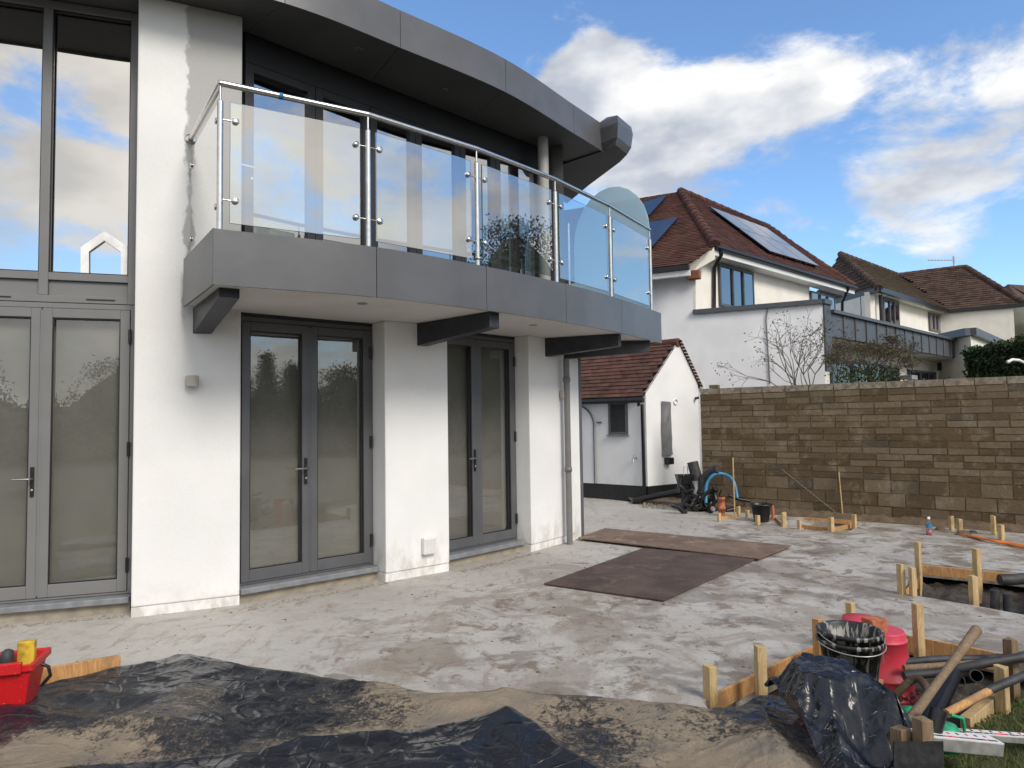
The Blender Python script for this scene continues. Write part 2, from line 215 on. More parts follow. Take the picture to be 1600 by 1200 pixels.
# ------------------------------------------------------------------ mesh builder
class MB:
    def __init__(s): s.v=[]; s.f=[]; s.a=[]; s.cur=0.; s.sm=[]
    def face(s,pts,sm=False):
        i=len(s.v); s.v+= [Vector(p) for p in pts]; s.f.append(tuple(range(i,i+len(pts)))); s.a.append(s.cur); s.sm.append(sm); return s
    def mesh(s,vs,fs,sm=False):
        i=len(s.v); s.v+=[Vector(p) for p in vs]
        for f in fs: s.f.append(tuple(k+i for k in f)); s.a.append(s.cur); s.sm.append(sm)
        return s
    def prism(s,poly,z0,z1,sm=False):       # plan polygon (ccw or not), vertical extrusion
        n=len(poly); ar=sum(poly[i][0]*poly[(i+1)%n][1]-poly[(i+1)%n][0]*poly[i][1] for i in range(n))
        if ar<0: poly=list(reversed(poly))
        vs=[(p[0],p[1],z0) for p in poly]+[(p[0],p[1],z1) for p in poly]
        fs=[tuple(reversed(range(n))),tuple(range(n,2*n))]+[(i,(i+1)%n,n+(i+1)%n,n+i) for i in range(n)]
        return s.mesh(vs,fs,sm)
    def wall(s,a,b,th,z0,z1):               # th: thickness to the left-hand back of a->b (away from viewer)
        a=Vector(a[:2]); b=Vector(b[:2]); d=(b-a).normalized(); n=Vector((-d.y,d.x))*th
        return s.prism([a,b,b+n,a+n],z0,z1)
    def bar(s,a,b,w,h,up=(0,0,1)):          # box from a to b
        a=Vector(a); b=Vector(b); d=(b-a).normalized(); u=Vector(up); 
        if abs(d.dot(u))>.98: u=Vector((0,1,0))
        x=d.cross(u).normalized()*w/2; y=x.cross(d).normalized()*h/2
        vs=[a-x-y,a+x-y,a+x+y,a-x+y,b-x-y,b+x-y,b+x+y,b-x+y]
        return s.mesh(vs,[(3,2,1,0),(4,5,6,7),(0,1,5,4),(1,2,6,5),(2,3,7,6),(3,0,4,7)])
    def box(s,c,sx,sy,sz,rz=0):
        c=Vector(c); m=Matrix.Rotation(rz,3,'Z'); d=m@Vector((sx/2,0,0)); return s.bar(c-d,c+d,sy,sz)
    def tube(s,pts,r,n=10,cap=True,sm=True,rs=None):
        pts=[Vector(p) for p in pts]; rings=[]; prev=None
        for i,p in enumerate(pts):
            t=(pts[min(i+1,len(pts)-1)]-pts[max(i-1,0)]).normalized()
            u=prev if prev else (Vector((0,0,1)) if abs(t.z)<.9 else Vector((1,0,0)))
            x=t.cross(u).normalized(); y=x.cross(t).normalized(); prev=y
            rr=rs[i] if rs else r
            rings.append([p+(x*math.cos(2*math.pi*k/n)+y*math.sin(2*math.pi*k/n))*rr for k in range(n)])
        vs=[q for rg in rings for q in rg]; fs=[]
        for i in range(len(rings)-1):
            for k in range(n): fs.append((i*n+k,i*n+(k+1)%n,(i+1)*n+(k+1)%n,(i+1)*n+k))
        s.mesh(vs,fs,sm)
        if cap: s.face(list(reversed(rings[0]))); s.face(rings[-1])
        return s
    def lathe(s,c,prof,n=28,sm=True,axis=None):
        c=Vector(c); q=Vector(axis).normalized().to_track_quat('Z','Y').to_matrix() if axis else Matrix.Identity(3)
        vs=[c+q@Vector((r*math.cos(2*math.pi*k/n),r*math.sin(2*math.pi*k/n),z)) for r,z in prof for k in range(n)]
        fs=[(i*n+k,i*n+(k+1)%n,(i+1)*n+(k+1)%n,(i+1)*n+k) for i in range(len(prof)-1) for k in range(n)]
        return s.mesh(vs,fs,sm)
    def build(s,name,mat,parent=None,origin=None,kind=None,bevel=0,autosm=False):
        o0=Vector(origin) if origin is not None else (parent.matrix_world.translation if parent else Vector((0,0,0)))
        o0=WL(parent) if parent is not None else (Vector(origin) if origin is not None else Vector((0,0,0)))
        me=bpy.data.meshes.new(name); me.from_pydata([v-o0 for v in s.v],[],s.f); me.materials.append(M[mat] if isinstance(mat,str) else mat)
        me.polygons.foreach_set('use_smooth',s.sm)
        if any(s.a):
            at=me.attributes.new('var','FLOAT','FACE'); at.data.foreach_set('value',s.a)
        o=bpy.data.objects.new(name,me); COL.objects.link(o)
        if parent is not None: o.parent=parent
        else: o.location=o0
        if kind: o['kind']=kind
        if bevel:
            b=o.modifiers.new('bevel','BEVEL'); b.width=bevel; b.segments=2; b.limit_method='ANGLE'
        return o
def WL(o):
    v=Vector((0,0,0))
    while o is not None: v+=o.location; o=o.parent
    return v
def tag(o,label,cat,group=None):
    o['label']=label; o['category']=cat
    if group: o['group']=group
    return o
def thing(name,loc,label,cat,group=None):
    o=bpy.data.objects.new(name,None); COL.objects.link(o); o.location=Vector(loc); return tag(o,label,cat,group)
def inst(name,me,parent,mat4):      # a piece sharing mesh data, given in world coordinates
    o=bpy.data.objects.new(name,me); COL.objects.link(o)
    if parent is not None: o.parent=parent; mat4=Matrix.Translation(-WL(parent))@mat4
    o.matrix_local=mat4; return o
def frame4(o,x,y):                  # matrix with origin o, x along x, y along y
    x=x.normalized(); z=x.cross(y).normalized(); y=z.cross(x)
    return Matrix(((x.x,y.x,z.x,o[0]),(x.y,y.y,z.y,o[1]),(x.z,y.z,z.z,o[2]),(0,0,0,1)))
def v2(a): return Vector((a[0],a[1]))
def lerp(a,b,t): return (a[0]+(b[0]-a[0])*t,a[1]+(b[1]-a[1])*t)
def nrm(a,b): d=(v2(b)-v2(a)).normalized(); return Vector((-d.y,d.x))     # away from the viewer
def off(p,n,k): return (p[0]+n.x*k,p[1]+n.y*k)

# ================================================================== GROUND
P_SLAB=[(-9,3.9),(-3.3,4.5),(-2.3,4.75),(-1.35,4.45),(-.4,4.0),(.3,3.9),(1.05,3.85),(1.07,3.98)]
pitA=[tuple(G(x,y)[:2]) for x,y in ((1098,1096),(1284,1008),(1330,985),(1398,988),(1582,1024),(1660,1040))]
slab_outer=P_SLAB[:-1]+pitA+[(9.0,5.0),(9.0,7.35),(6.9,9.0),(3.33,11.9),(1.2,14.5),(-1,14.5),(-9,8)]
pit2=[tuple(G(x,y)[:2]) for x,y in ((1404,926),(1522,946),(1640,968),(1640,899),(1437,880))]
pit3=[tuple(G(x,y)[:2]) for x,y in ((1250,829),(1330,829),(1345,816),(1270,815))]
def poly_holes(outer,holes,z,th):
    loops=[outer]+holes; vecs=[[Vector((p[0],p[1],0)) for p in l] for l in loops]; tris=tessellate_polygon(vecs); flat=[p for l in loops for p in l]
    mb=MB(); vs=[(p[0],p[1],z) for p in flat]; fs=[]
    for t in tris:
        a,b,c=[flat[i] for i in t]; cr=(b[0]-a[0])*(c[1]-a[1])-(b[1]-a[1])*(c[0]-a[0]); fs.append(tuple(t) if cr>0 else tuple(reversed(t)))
    mb.mesh(vs,fs)
    for l in loops:
        for i in range(len(l)): a,b=l[i],l[(i+1)%len(l)]; mb.face([(a[0],a[1],z-th),(b[0],b[1],z-th),(b[0],b[1],z),(a[0],a[1],z)])
    return mb
poly_holes(slab_outer,[pit2,pit3],0,.14).build('patio_slab','slab',kind='structure')
MB().mesh([(-600,-600,-.32),(600,-600,-.32),(600,900,-.32),(-600,900,-.32)],[(0,1,2,3)]).build('ground','farfield',kind='structure')
def hf(name,mat,x0,x1,y0,y1,nx,ny,fn,kind='structure',inside=None):
    vs=[];fs=[]
    for j in range(ny+1):
        for i in range(nx+1):
            x=x0+(x1-x0)*i/nx; y=y0+(y1-y0)*j/ny; vs.append(Vector((x,y,fn(x,y))))
    for j in range(ny):
        for i in range(nx):
            if inside and not inside(*vs[j*(nx+1)+i].xy): continue
            fs.append((j*(nx+1)+i,j*(nx+1)+i+1,(j+1)*(nx+1)+i+1,(j+1)*(nx+1)+i))
    mb=MB(); mb.mesh(vs,fs,True); return mb.build(name,mat,kind=kind)
nz=lambda x,y,s,o=0: noise.fractal(Vector((x*s,y*s,o)),1.,2.,4)
hf('excavated_soil','soil',.7,4.6,2.0,5.1,150,110,lambda x,y:-.19+.07*max(0,min(1,(4.3-y)*2))+.05*nz(x,y,3)+.03*nz(x,y,11,3)+.012*nz(x,y,34,3))
hf('trench_soil','soil',3.2,6.4,5.4,7.4,100,60,lambda x,y:-.20+.05*nz(x,y,3,5)+.04*nz(x,y,10,1))
hf('small_pit_soil','earth',3.9,5.6,9.2,11.3,30,30,lambda x,y:-.13+.03*nz(x,y,6,5))
# earth strip along the foot of the block wall
def strip(x,y):
    d=(x-3.37)*.623+(y-12.37)*.782    # signed distance from the wall line, negative = in front
    return -.10+.16*max(0,min(1,(d+.62)/.45))+.035*nz(x,y,5,2)+.02*nz(x,y,18,2)
hf('earth_strip','earth',2.2,9.4,6.6,13.4,170,150,strip,inside=lambda x,y:-.85<(x-3.37)*.623+(y-12.37)*.782<.5)
hf('neighbour_ground','turf',-2,40,13.0,60,40,40,lambda x,y:-.2+.0*x if y<13.8 else -.15,inside=lambda x,y:(x-3.37)*.623+(y-12.37)*.782>1.2)
def inpoly(x,y,p):
    c=False; j=len(p)-1
    for i in range(len(p)):
        if (p[i][1]>y)!=(p[j][1]>y) and x<(p[j][0]-p[i][0])*(y-p[i][1])/(p[j][1]-p[i][1])+p[i][0]: c=not c
        j=i
    return c
GR=[tuple(G(x,y)[:2]) for x,y in ((1600,1082),(1575,1103),(1500,1150),(1440,1190),(1390,1230),(1350,1330),(1900,1330),(2300,1060))]
hf('lawn','turf',1.4,5.6,1.9,4.3,60,50,lambda x,y:-.01+.03*nz(x,y,3,8),inside=lambda x,y:inpoly(x,y,GR))
gb=MB()
for _ in range(52000):
    x=random.uniform(1.5,4.6); y=random.uniform(2.3,4.3)
    if not inpoly(x,y,GR): continue
    if nz(x,y,3.5,4)<-.25 and random.random()<.75: continue
    z=-.012+.03*nz(x,y,3,8); h=random.uniform(.012,.042); a=random.uniform(0,6.28); w=.0022; lx,ly=random.gauss(0,.016),random.gauss(0,.016)
    gb.cur=random.random()*.9+.05; gb.face([(x-w*math.cos(a),y-w*math.sin(a),z),(x+w*math.cos(a),y+w*math.sin(a),z),(x+lx,y+ly,z+h)])
gb.build('grass','grass',kind='stuff')

# ================================================================== THE HOUSE
H=thing('modern_house',(-1.4,7.2,0),'white rendered modern house with grey curved roof edge, balcony and French doors','house')
a1,b1=(-3.19,5.82),(-2.43,6.18); a2,b2=(-1.28,6.96),(-.69,7.43); a3,b3=(.21,8.41),(.82,9.20)
ZS=2.62; ZR=5.34
def pier(a,b,th,z0,z1,mat,label=None):
    o=MB().wall(a,b,th,z0+.085,z1).build('wall',mat,H,bevel=.012)
    n=nrm(a,b); MB().wall(off(a,n,.012),off(b,n,.012),th-.02,-.02,.083).build('plinth','render',H,bevel=.004)
pier(a1,b1,.5,0,ZR,'patch'); pier(a2,b2,.46,0,ZS,'render'); pier(a3,b3,.42,0,ZS,'render')
# French doors -----------------------------------------------------
def quadframe(mb,a,b,z0,z1,w,th,n,o=0,wt=None,wb=None):     # rectangular frame in the vertical plane a-b
    d=(v2(b)-v2(a)).normalized(); wt=wt or w; wb=wb or w
    A=off(a,n,o); B=off(b,n,o); A2=(A[0]+d.x*w,A[1]+d.y*w); B2=(B[0]-d.x*w,B[1]-d.y*w)
    mb.wall(A,A2,th,z0,z1); mb.wall(B2,B,th,z0,z1); mb.wall(A2,B2,th,z0,z0+wb); mb.wall(A2,B2,th,z1-wt,z1)
    return A2,B2,z0+wb,z1-wt
def handle(p,n,d,parent,side=-1,mat='dsteel'):
    o=Vector((p[0],p[1],p[2])); out=Vector((-n.x,-n.y,0)); dd=Vector((d.x,d.y,0))*side
    mb=MB(); mb.bar(o+out*.008+Vector((0,0,-.15)),o+out*.008+Vector((0,0,.10)),.03,.012,up=(out.x,out.y,0))
    mb.build('handle_plate','black',parent,bevel=.004)
    mb=MB(); mb.tube([o+out*.01,o+out*.055,o+out*.06+dd*.02,o+out*.058+dd*.13],.009,8); mb.lathe(o+out*.012+Vector((0,0,-.095)),[(0,.008),(.012,.008),(.012,0)],12,axis=out); mb.build('handle',mat,parent)
def french(a,b,z0,z1,blind,hside=-1,hinge=True,split=.5,glass='glass',fr='alu',top_blind=0,sill=True,label=None):
    n=nrm(a,b); d=(v2(b)-v2(a)).normalized(); mb=MB(); A2,B2,zb,zt=quadframe(mb,a,b,z0,z1,.034,.09,n,0,.045,.02)
    o=mb.build('french_door',fr,H,bevel=.003)
    if label: o['label']=label
    mid=lerp(A2,B2,split)
    for k,(p,q) in enumerate(((A2,mid),(mid,B2))):
        e=.004; p=(p[0]+d.x*e,p[1]+d.y*e); q=(q[0]-d.x*e,q[1]-d.y*e)
        mb=MB(); g=quadframe(mb,p,q,zb+.004,zt-.004,.074,.07,n,-.012,.08,.105)
        # dark gasket line round the pane
        lf=mb.build('door_leaf',fr,o,bevel=.004)
        gm=MB(); gg=quadframe(gm,lerp(g[0],g[1],0),g[1],g[2],g[3],.009,.02,n,.012,.009,.009); gm.build('gasket','black',o)
        MB().wall(off(gg[0],n,.035),off(gg[1],n,.035),.006,gg[2],gg[3]).build('glass_pane',glass,o)
        if blind: 
            bm=MB(); A=off(gg[0],n,.10); B=off(gg[1],n,.10); N_=14
            for i in range(1):
                bm.wall((A[0]-d.x*.05,A[1]-d.y*.05),(B[0]+d.x*.05,B[1]+d.y*.05),.004,gg[2]-.06,gg[3]+.05)
            bm.build('blind',blind,o)
    c=off(mid,n,-.012); handle((c[0]-d.x*.045*(-hside),c[1]-d.y*.045*(-hside),z0+1.02),n,d,o,hside)
    MB().wall((c[0]-d.x*.012,c[1]-d.y*.012),(c[0]+d.x*.012,c[1]+d.y*.012),.01,zb+.02,zt-.02).build('meeting_strip',fr,o)
    if hinge:
        for zz in (z0+.25,z0+1.25,z1-.28):
            p=off(B2,n,-.02); MB().tube([(p[0],p[1],zz-.06),(p[0],p[1],zz+.06)],.014,8).build('hinge','black',o)
    if sill:
        e=off(a,n,-.13); f_=off(b,n,-.13); mb=MB()
        mb.prism([off(a,n,.06),e,f_,off(b,n,.06)],z0-.055,z0-.004); mb.build('sill','sill',o,bevel=.006)
        MB().wall(off(a,n,-.07),off(b,n,-.07),.12,-.02,z0-.058).build('bedding','turfedge',o)
    return o
dl_=[V(x,955,(-4.25,5.79),(-3.36,6.09)) for x in (57,205)]
dr=(dl_[1].x,dl_[1].y); dm=(dl_[0].x,dl_[0].y); dlv=(v2(dr)-v2(dm)); dleft=(dm[0]-dlv.x*1.0,dm[1]-dlv.y*1.0)
ld=french(dleft,dr,.14,2.66,'blind',-1,fr='alulight')
french((-2.50,6.28),(-1.447,7.17),.14,2.585,'blind',-1)
french((-.885,7.55),(.04,8.54),.14,2.585,'blind',-1)
# header strips over the two doors under the balcony
for a,b in (((-2.50,6.28),(-1.447,7.17)),((-.885,7.55),(.04,8.54))):
    n=nrm(a,b); MB().wall(off(a,n,-.0),off(b,n,-.0),.3,2.588,ZS).build('lintel','header',H)
# inner reveals / building mass behind the doors so that rooms are closed
for a,b in ((b1,(-2.6,6.5)),):
    pass
# tall window above the left door
n=nrm(dleft,dr); d=(v2(dr)-v2(dleft)).normalized()
tw=MB(); A2,B2,zb,zt=quadframe(tw,dleft,dr,2.665,ZR-.01,.06,.10,n,0,.07,.06)
mid=lerp(A2,B2,.5); ma=(mid[0]-d.x*.035,mid[1]-d.y*.035); mb_=(mid[0]+d.x*.035,mid[1]+d.y*.035)
tw.wall(ma,mb_,.10,zb,zt)
for p,q in ((A2,ma),(mb_,B2)):
    tw.wall(off(p,n,.004),off(q,n,.004),.08,2.86,2.925)
TW=tw.build('tall_window','alulight',H,bevel=.004)
for p,q in ((A2,ma),(mb_,B2)):
    MB().wall(off(p,n,.035),off(q,n,.035),.03,zb,2.858).build('spandrel_panel','alulight',TW,bevel=.003)
    gm=MB(); g=quadframe(gm,p,q,2.926,zt,.010,.02,n,.02); gm.build('gasket','black',TW)
    MB().wall(off(g[0],n,.045),off(g[1],n,.045),.006,2.94,zt-.012).build('glass_pane','tallglass',TW)
    MB().wall(off(p,n,.12),off(q,n,.12),.005,5.0,zt).build('blind','soffit_reflection',TW)  # brown strip painted in for the soffit's reflection; no blind hangs here
    c=lerp(p,q,.5 if q!=B2 else .66); MB().wall((c[0]-d.x*.11,c[1]-d.y*.11),(c[0]+d.x*.11,c[1]+d.y*.11),.01,2.693,2.703).build('vent_slot','black',TW).location+=Vector((-n.x*.006,-n.y*.006,0))
# house-shaped window sticker
def on_tall(x,y): p=V(x,y,off(dleft,n,.040),off(dr,n,.040)); return p
st=MB(); o_=[on_tall(*q) for q in ((126,430),(126,386),(163,361),(201,386),(201,431))]; i_=[on_tall(*q) for q in ((139,430),(139,393),(163,376),(189,394),(189,431))]
nn=Vector((-n.x,-n.y,0))*.003
for k in range(4): st.face([o_[k]+nn,o_[k+1]+nn,i_[k+1]+nn,i_[k]+nn])
st.build('window_sticker','sticker',TW)
# balcony ----------------------------------------------------------
F=[(-2.80,5.86),(-2.14,4.92),(-1.08,5.53),(-.22,6.30),(.58,7.18),(1.32,8.18),(2.04,9.33)]
back=[(1.1,10.15),(.84,9.7),(-2.3,6.7)]
B=MB().prism([off(p,Vector((0,1)),.05) for p in F]+back,ZS+.02,2.955).build('balcony','soffit',H)
MB().prism([lerp(p,(-.8,7.6),.01) for p in F]+back,ZS-.001,ZS+.018).build('balcony_soffit','bsoffit',B)
def smooth(P,n=6):
    o=[]
    for i in range(len(P)-1):
        p0=P[i-1] if i else (2*P[0][0]-P[1][0],2*P[0][1]-P[1][1]); p1,p2=P[i],P[i+1]; p3=P[i+2] if i+2<len(P) else (2*P[-1][0]-P[-2][0],2*P[-1][1]-P[-2][1]); seg=[]
        for k in range(n+1):
            t=k/n; seg.append(tuple(.5*((2*p1[c])+(p2[c]-p0[c])*t+(2*p0[c]-5*p1[c]+4*p2[c]-p3[c])*t*t+(3*p1[c]-p0[c]-3*p2[c]+p3[c])*t**3) for c in (0,1)))
        o.append(seg)
    return o
def cpanel(seg,z0,z1,th,mat,parent,name='fascia_panel',gap=.003):
    d0=(v2(seg[1])-v2(seg[0])).normalized(); d1=(v2(seg[-1])-v2(seg[-2])).normalized(); seg=list(seg); seg[0]=(seg[0][0]+d0.x*gap,seg[0][1]+d0.y*gap); seg[-1]=(seg[-1][0]-d1.x*gap,seg[-1][1]-d1.y*gap)
    K=len(seg); ns=[nrm(seg[max(0,i-1)],seg[min(K-1,i+1)]) for i in range(K)]; bk=[off(seg[i],ns[i],th) for i in range(K)]
    m=MB(); f=lambda P,z:[Vector((p[0],p[1],z)) for p in P]; a0,a1,b0_,b1_=f(seg,z0),f(seg,z1),f(bk,z0),f(bk,z1); m.mesh(a0+a1+b0_+b1_,[(i,i+1,K+i+1,K+i) for i in range(K-1)],True)
    for i in range(K-1): m.face([a1[i],a1[i+1],b1_[i+1],b1_[i]]); m.face([a0[i+1],a0[i],b0_[i],b0_[i+1]]); m.face([b0_[i+1],b0_[i],b1_[i],b1_[i+1]])
    m.face([a0[0],a1[0],b1_[0],b0_[0]]); m.face([a0[-1],b0_[-1],b1_[-1],a1[-1]]); return m.build(name,mat,parent)
def vpanel(a,b,z0,z1,th,mat,parent,name='fascia_panel',gap=.003,bev=.004):
    d=(v2(b)-v2(a)).normalized(); a=(a[0]+d.x*gap,a[1]+d.y*gap); b=(b[0]-d.x*gap,b[1]-d.y*gap); n=nrm(a,b)
    m=MB(); m.wall(a,b,th,z0,z1); m.wall(a,b,.09,z1,z1+.004); return m.build(name,mat,parent,bevel=bev)
vpanel(F[0],F[1],2.60,3.008,.02,'alu',B)
for sg in smooth(F[1:]): cpanel(sg,2.60,3.008,.02,'alu',B)
vpanel(F[6],back[0],2.60,3.008,.02,'alu',B)
for x,y in ((566,474),(833,508),(700,487)):
    p=G(x,y,ZS-.003)
    if x==700: continue
    MB().lathe(p,[(.0,.0),(.028,-.001),(.042,-.006),(.045,.0)],18).build('downlight','dsteel',B)
# tapered steel beams
def beam(wall_pt,tip,wd=.13,hw=.245,ht=.15):
    a=v2(wall_pt); b=v2(tip); d=(b-a).normalized(); s_=Vector((-d.y,d.x))*wd; a=a-d*.15; zt=ZS-.003
    if s_.x<0: s_=-s_
    vs=[(a.x,a.y,zt),(b.x,b.y,zt),(b.x,b.y,zt-ht),(a.x,a.y,zt-hw)]; vs+= [(x+s_.x,y+s_.y,z) for x,y,z in vs]
    m=MB(); m.mesh(vs,[(0,1,2,3),(7,6,5,4),(0,4,5,1),(1,5,6,2),(2,6,7,3),(3,7,4,0)]); return m.build('steel_beam','beam',B,bevel=.006)
beam((-.98,7.19),(-.20,6.46)); beam((.44,8.68),(1.30,8.33)); beam((.75,9.15),(1.83,9.26),.12)
beam((-2.79,6.02),(-2.18,5.12),.15,.25,.07)
# posts, handrail, glass
def inset(p,q,r,k):
    n1=nrm(p,q); n2=nrm(q,r); m=(n1+n2).normalized()/max(.4,math.cos(n1.angle(n2)/2)); return (q[0]+m.x*k,q[1]+m.y*k)
px=[350,576,747,870,955,1017]
inl=[off(F[0],Vector((.62,.78)),.0)]
fr_line=[inset(F[0],F[1],F[2],.055)]+[inset(F[i-1],F[i],F[i+1],.055) for i in range(2,6)]+[inset(F[5],F[6],back[0],.055)]
def hit(x):
    best=None
    for i in range(len(fr_line)-1):
        p=V(x,450,fr_line[i],fr_line[i+1]); a=v2(fr_line[i]); b=v2(fr_line[i+1]); t=(v2(p)-a).dot(b-a)/(b-a).length_squared
        e=max(0,-t,t-1)
        if best is None or e<best[0]: best=(e,p)
    return (best[1].x,best[1].y)
posts=[hit(x) for x in px]; posts[0]=fr_line[0]
ZH=4.115
BAL=MB(); path=[]
wallp=V(298,192,a1,b1); w0=(wallp.x,wallp.y)
def post(p,mid_collar=False):
    m=MB(); m.tube([(p[0],p[1],2.96),(p[0],p[1],3.98)],.0215,14)
    m.tube([(p[0],p[1],3.98),(p[0],p[1],3.99)],.0215,14,rs=[.0215,.012]); m.tube([(p[0],p[1],3.985),(p[0],p[1],ZH-.01)],.0085,10)
    if mid_collar: m.lathe((p[0],p[1],3.075),[(.021,0),(.045,0),(.045,.012),(.021,.014)],18)
    return m
# handrail follows the posts
rail=[(w0[0],w0[1],ZH)]+[(p[0],p[1],ZH) for p in posts]
BR=MB()
for i in range(len(rail)-1): BR.tube([rail[i],rail[i+1]],.0235,16,cap=True)
for p in rail[1:-1]: BR.lathe(p,[(.0001,-.0235)]+[(.0235*math.cos(t),.0235*math.sin(t)) for t in [R_(q) for q in range(-75,90,15)]],14)
RAIL=BR.build('handrail','steel',H)
nW=nrm(a1,b1); MB().lathe((w0[0]-nW.x*.0,w0[1]-nW.y*.0,ZH),[(.0,.012),(.045,.012),(.05,.004),(.05,0)],20,axis=(-nW.x,-nW.y,0)).build('wall_flange','steel',RAIL)
tq=Vector(rail[1]).lerp(Vector(rail[2]),.385); td=(Vector(rail[2])-Vector(rail[1])).normalized()
MB().tube([tq-td*.017,tq+td*.017],.0255,16).build('tape_wrap','tape',RAIL)
for i,p in enumerate(posts): post(p,i==2).build('post','steel',RAIL)
def clamp(p,q,z,parent):    # from post p to glass point q
    m=MB(); a=Vector((p[0],p[1],z)); b=Vector((q[0],q[1],z)); m.tube([a,b],.006,8)
    nn=nrm(p,q); m2=Vector((nn.x,nn.y,0)); m.lathe(b-m2*.018,[(0,.0),(.024,.0),(.027,.004),(.027,.012),(.010,.014),(.010,.03),(.024,.03),(.024,.040),(0,.041)],16,axis=m2)
    m.build('glass_clamp','steel',parent)
def gpanel(p,q,z0,z1,ga,gb,mat='bal',left=True,right=True):
    d=(v2(q)-v2(p)).normalized(); A=(p[0]+d.x*ga,p[1]+d.y*ga); Bq=(q[0]-d.x*gb,q[1]-d.y*gb); n=nrm(p,q)
    m=MB().wall(off(A,n,-.005),off(Bq,n,-.005),.010,z0,z1); o=m.build('glass_panel',mat,RAIL)
    e=MB(); e.wall(off(A,n,-.0051),off(Bq,n,-.0051),.0102,z1,z1+.0012); e.wall(off(A,n,-.0051),off(Bq,n,-.0051),.0102,z0-.0012,z0)
    e.wall((A[0]-d.x*.0012,A[1]-d.y*.0012),A,.010,z0,z1); e.wall(Bq,(Bq[0]+d.x*.0012,Bq[1]+d.y*.0012),.010,z0,z1); e.build('glass_edge','edge',RAIL)
    for z in (z0+.17,z1-.14):
        if left: clamp(p,(p[0]+d.x*(ga+.035),p[1]+d.y*(ga+.035)),z,RAIL)
        if right: clamp(q,(q[0]-d.x*(gb+.035),q[1]-d.y*(gb+.035)),z,RAIL)
for i in range(5): gpanel(posts[i],posts[i+1],3.075,3.985,.07,.07)
gpanel(w0,posts[0],3.03,3.99,.06,.03)
# frosted screen with a rounded top at the far end of the balcony
p=V(1019,400,F[6],off(F[6],Vector((1,0)),1)); e0=Vector((posts[5][0]+.02,posts[5][1]+.06,0)); e1=Vector((.95,10.05,0)); dd=(e1-e0).normalized(); Ls=(e1-e0).length
m=MB(); pr=[]; R0=Ls/2
for t in range(0,13):
    an=R_(180*t/12); pr.append((R0-R0*math.cos(an),4.12+.74*math.sin(an)))
pr=[(0,3.03)]+pr+[(Ls,3.03)]
nn=Vector((-dd.y,dd.x,0))*.012
f1=[e0+dd*s_+Vector((0,0,z)) for s_,z in pr]; m.face(f1); m.face([q+nn for q in reversed(f1)])
for k in range(len(f1)): q=f1[k]; r=f1[(k+1)%len(f1)]; m.face([q,r,r+nn,q+nn])
m.build('privacy_screen','frost',RAIL)
# upper glazing -----------------------------------------------------
U0,U1=(-2.50,6.44),(.45,9.39); n=nrm(U0,U1); d=(v2(U1)-v2(U0)).normalized(); Lu=(v2(U1)-v2(U0)).length
UW=MB().wall(U0,U1,.10,ZR-.28,ZR-.002).build('header_panel','header',H)
cuts=[0,.74,1.40,2.02,2.70,3.30,Lu]
up=MB(); up.wall(U0,U1,.12,2.955,3.02); UG=up.build('upper_glazing','header',H,bevel=.003)
for i in range(6):
    A=(U0[0]+d.x*cuts[i],U0[1]+d.y*cuts[i]); Bq=(U0[0]+d.x*(cuts[i+1]-.006),U0[1]+d.y*(cuts[i+1]-.006)); m=MB(); g=quadframe(m,A,Bq,3.022,ZR-.283,.085,.07,n,.0,.085,.10); m.build('door_leaf','header',UG,bevel=.003)
    MB().wall(off(g[0],n,.035),off(g[1],n,.035),.006,g[2],g[3]).build('glass_pane','upglass',UG)
c=(U0[0]+d.x*.06,U0[1]+d.y*.06); handle((c[0]-n.x*.0,c[1]-n.y*.0,4.02),n,d,UG,-1,'white')
for s0,s1 in ((.80,1.05),(1.43,1.62),(2.76,3.0)):
    cm=MB(); K=24
    for k in range(K):
        t0=s0+(s1-s0)*k/K; t1=s0+(s1-s0)*(k+1)/K; w0_=.30+.02*math.sin(k*1.9); w1_=.30+.02*math.sin((k+1)*1.9)
        q0=(U0[0]+d.x*t0+n.x*w0_,U0[1]+d.y*t0+n.y*w0_); q1=(U0[0]+d.x*t1+n.x*w1_,U0[1]+d.y*t1+n.y*w1_); cm.face([(q0[0],q0[1],2.97),(q1[0],q1[1],2.97),(q1[0],q1[1],4.8),(q0[0],q0[1],4.8)])
    cm.build('curtain','curtain',UG)
# column and end wall of the upper floor
MB().tube([(.46,9.05,2.96),(.46,9.05,ZR)],.072,24).build('round_column','column',H)
MB().prism([(.60,9.34),(.74,9.28),(.84,10.5),(.5,10.8),(.3,9.6)],2.956,ZR-.001).build('end_wall','soffit',H)
MB().tube([(.80,9.30,3.0),(.80,9.30,4.25)],.02,10).build('rear_post','steel',RAIL)
# building mass
IN=MB(); IN.face([(-2.4,9.6,0),(.84,11.2,0),(.84,11.2,5.33),(-2.4,9.6,5.33)]); IN.face([(-7.4,8.0,0),(-2.4,9.6,0),(-2.4,9.6,5.3),(-7.4,8.0,5.3)])
IN.build('room_wall','room',H)
MB().prism([(b1[0]-.02,b1[1]+.2),(-2.49,6.46),(.45,9.42),(.7,9.6),(.84,11.9),(-7.4,8.0),(-7.4,5.6),(-3.2,6.3)],2.66,2.95).build('floor_slab','room',H)
MB().prism([(.80,9.245),(.90,9.38),(1.2,12.0),(1.0,12.0),(.5,9.6)],0,ZS-.003).build('side_wall','render',H)
MB().prism([off(dleft,nrm(dleft,dr),.0),(-7.4,4.9),(-7.4,5.6),off(dleft,nrm(dleft,dr),.5)],0,ZR).build('far_wall','render',H)
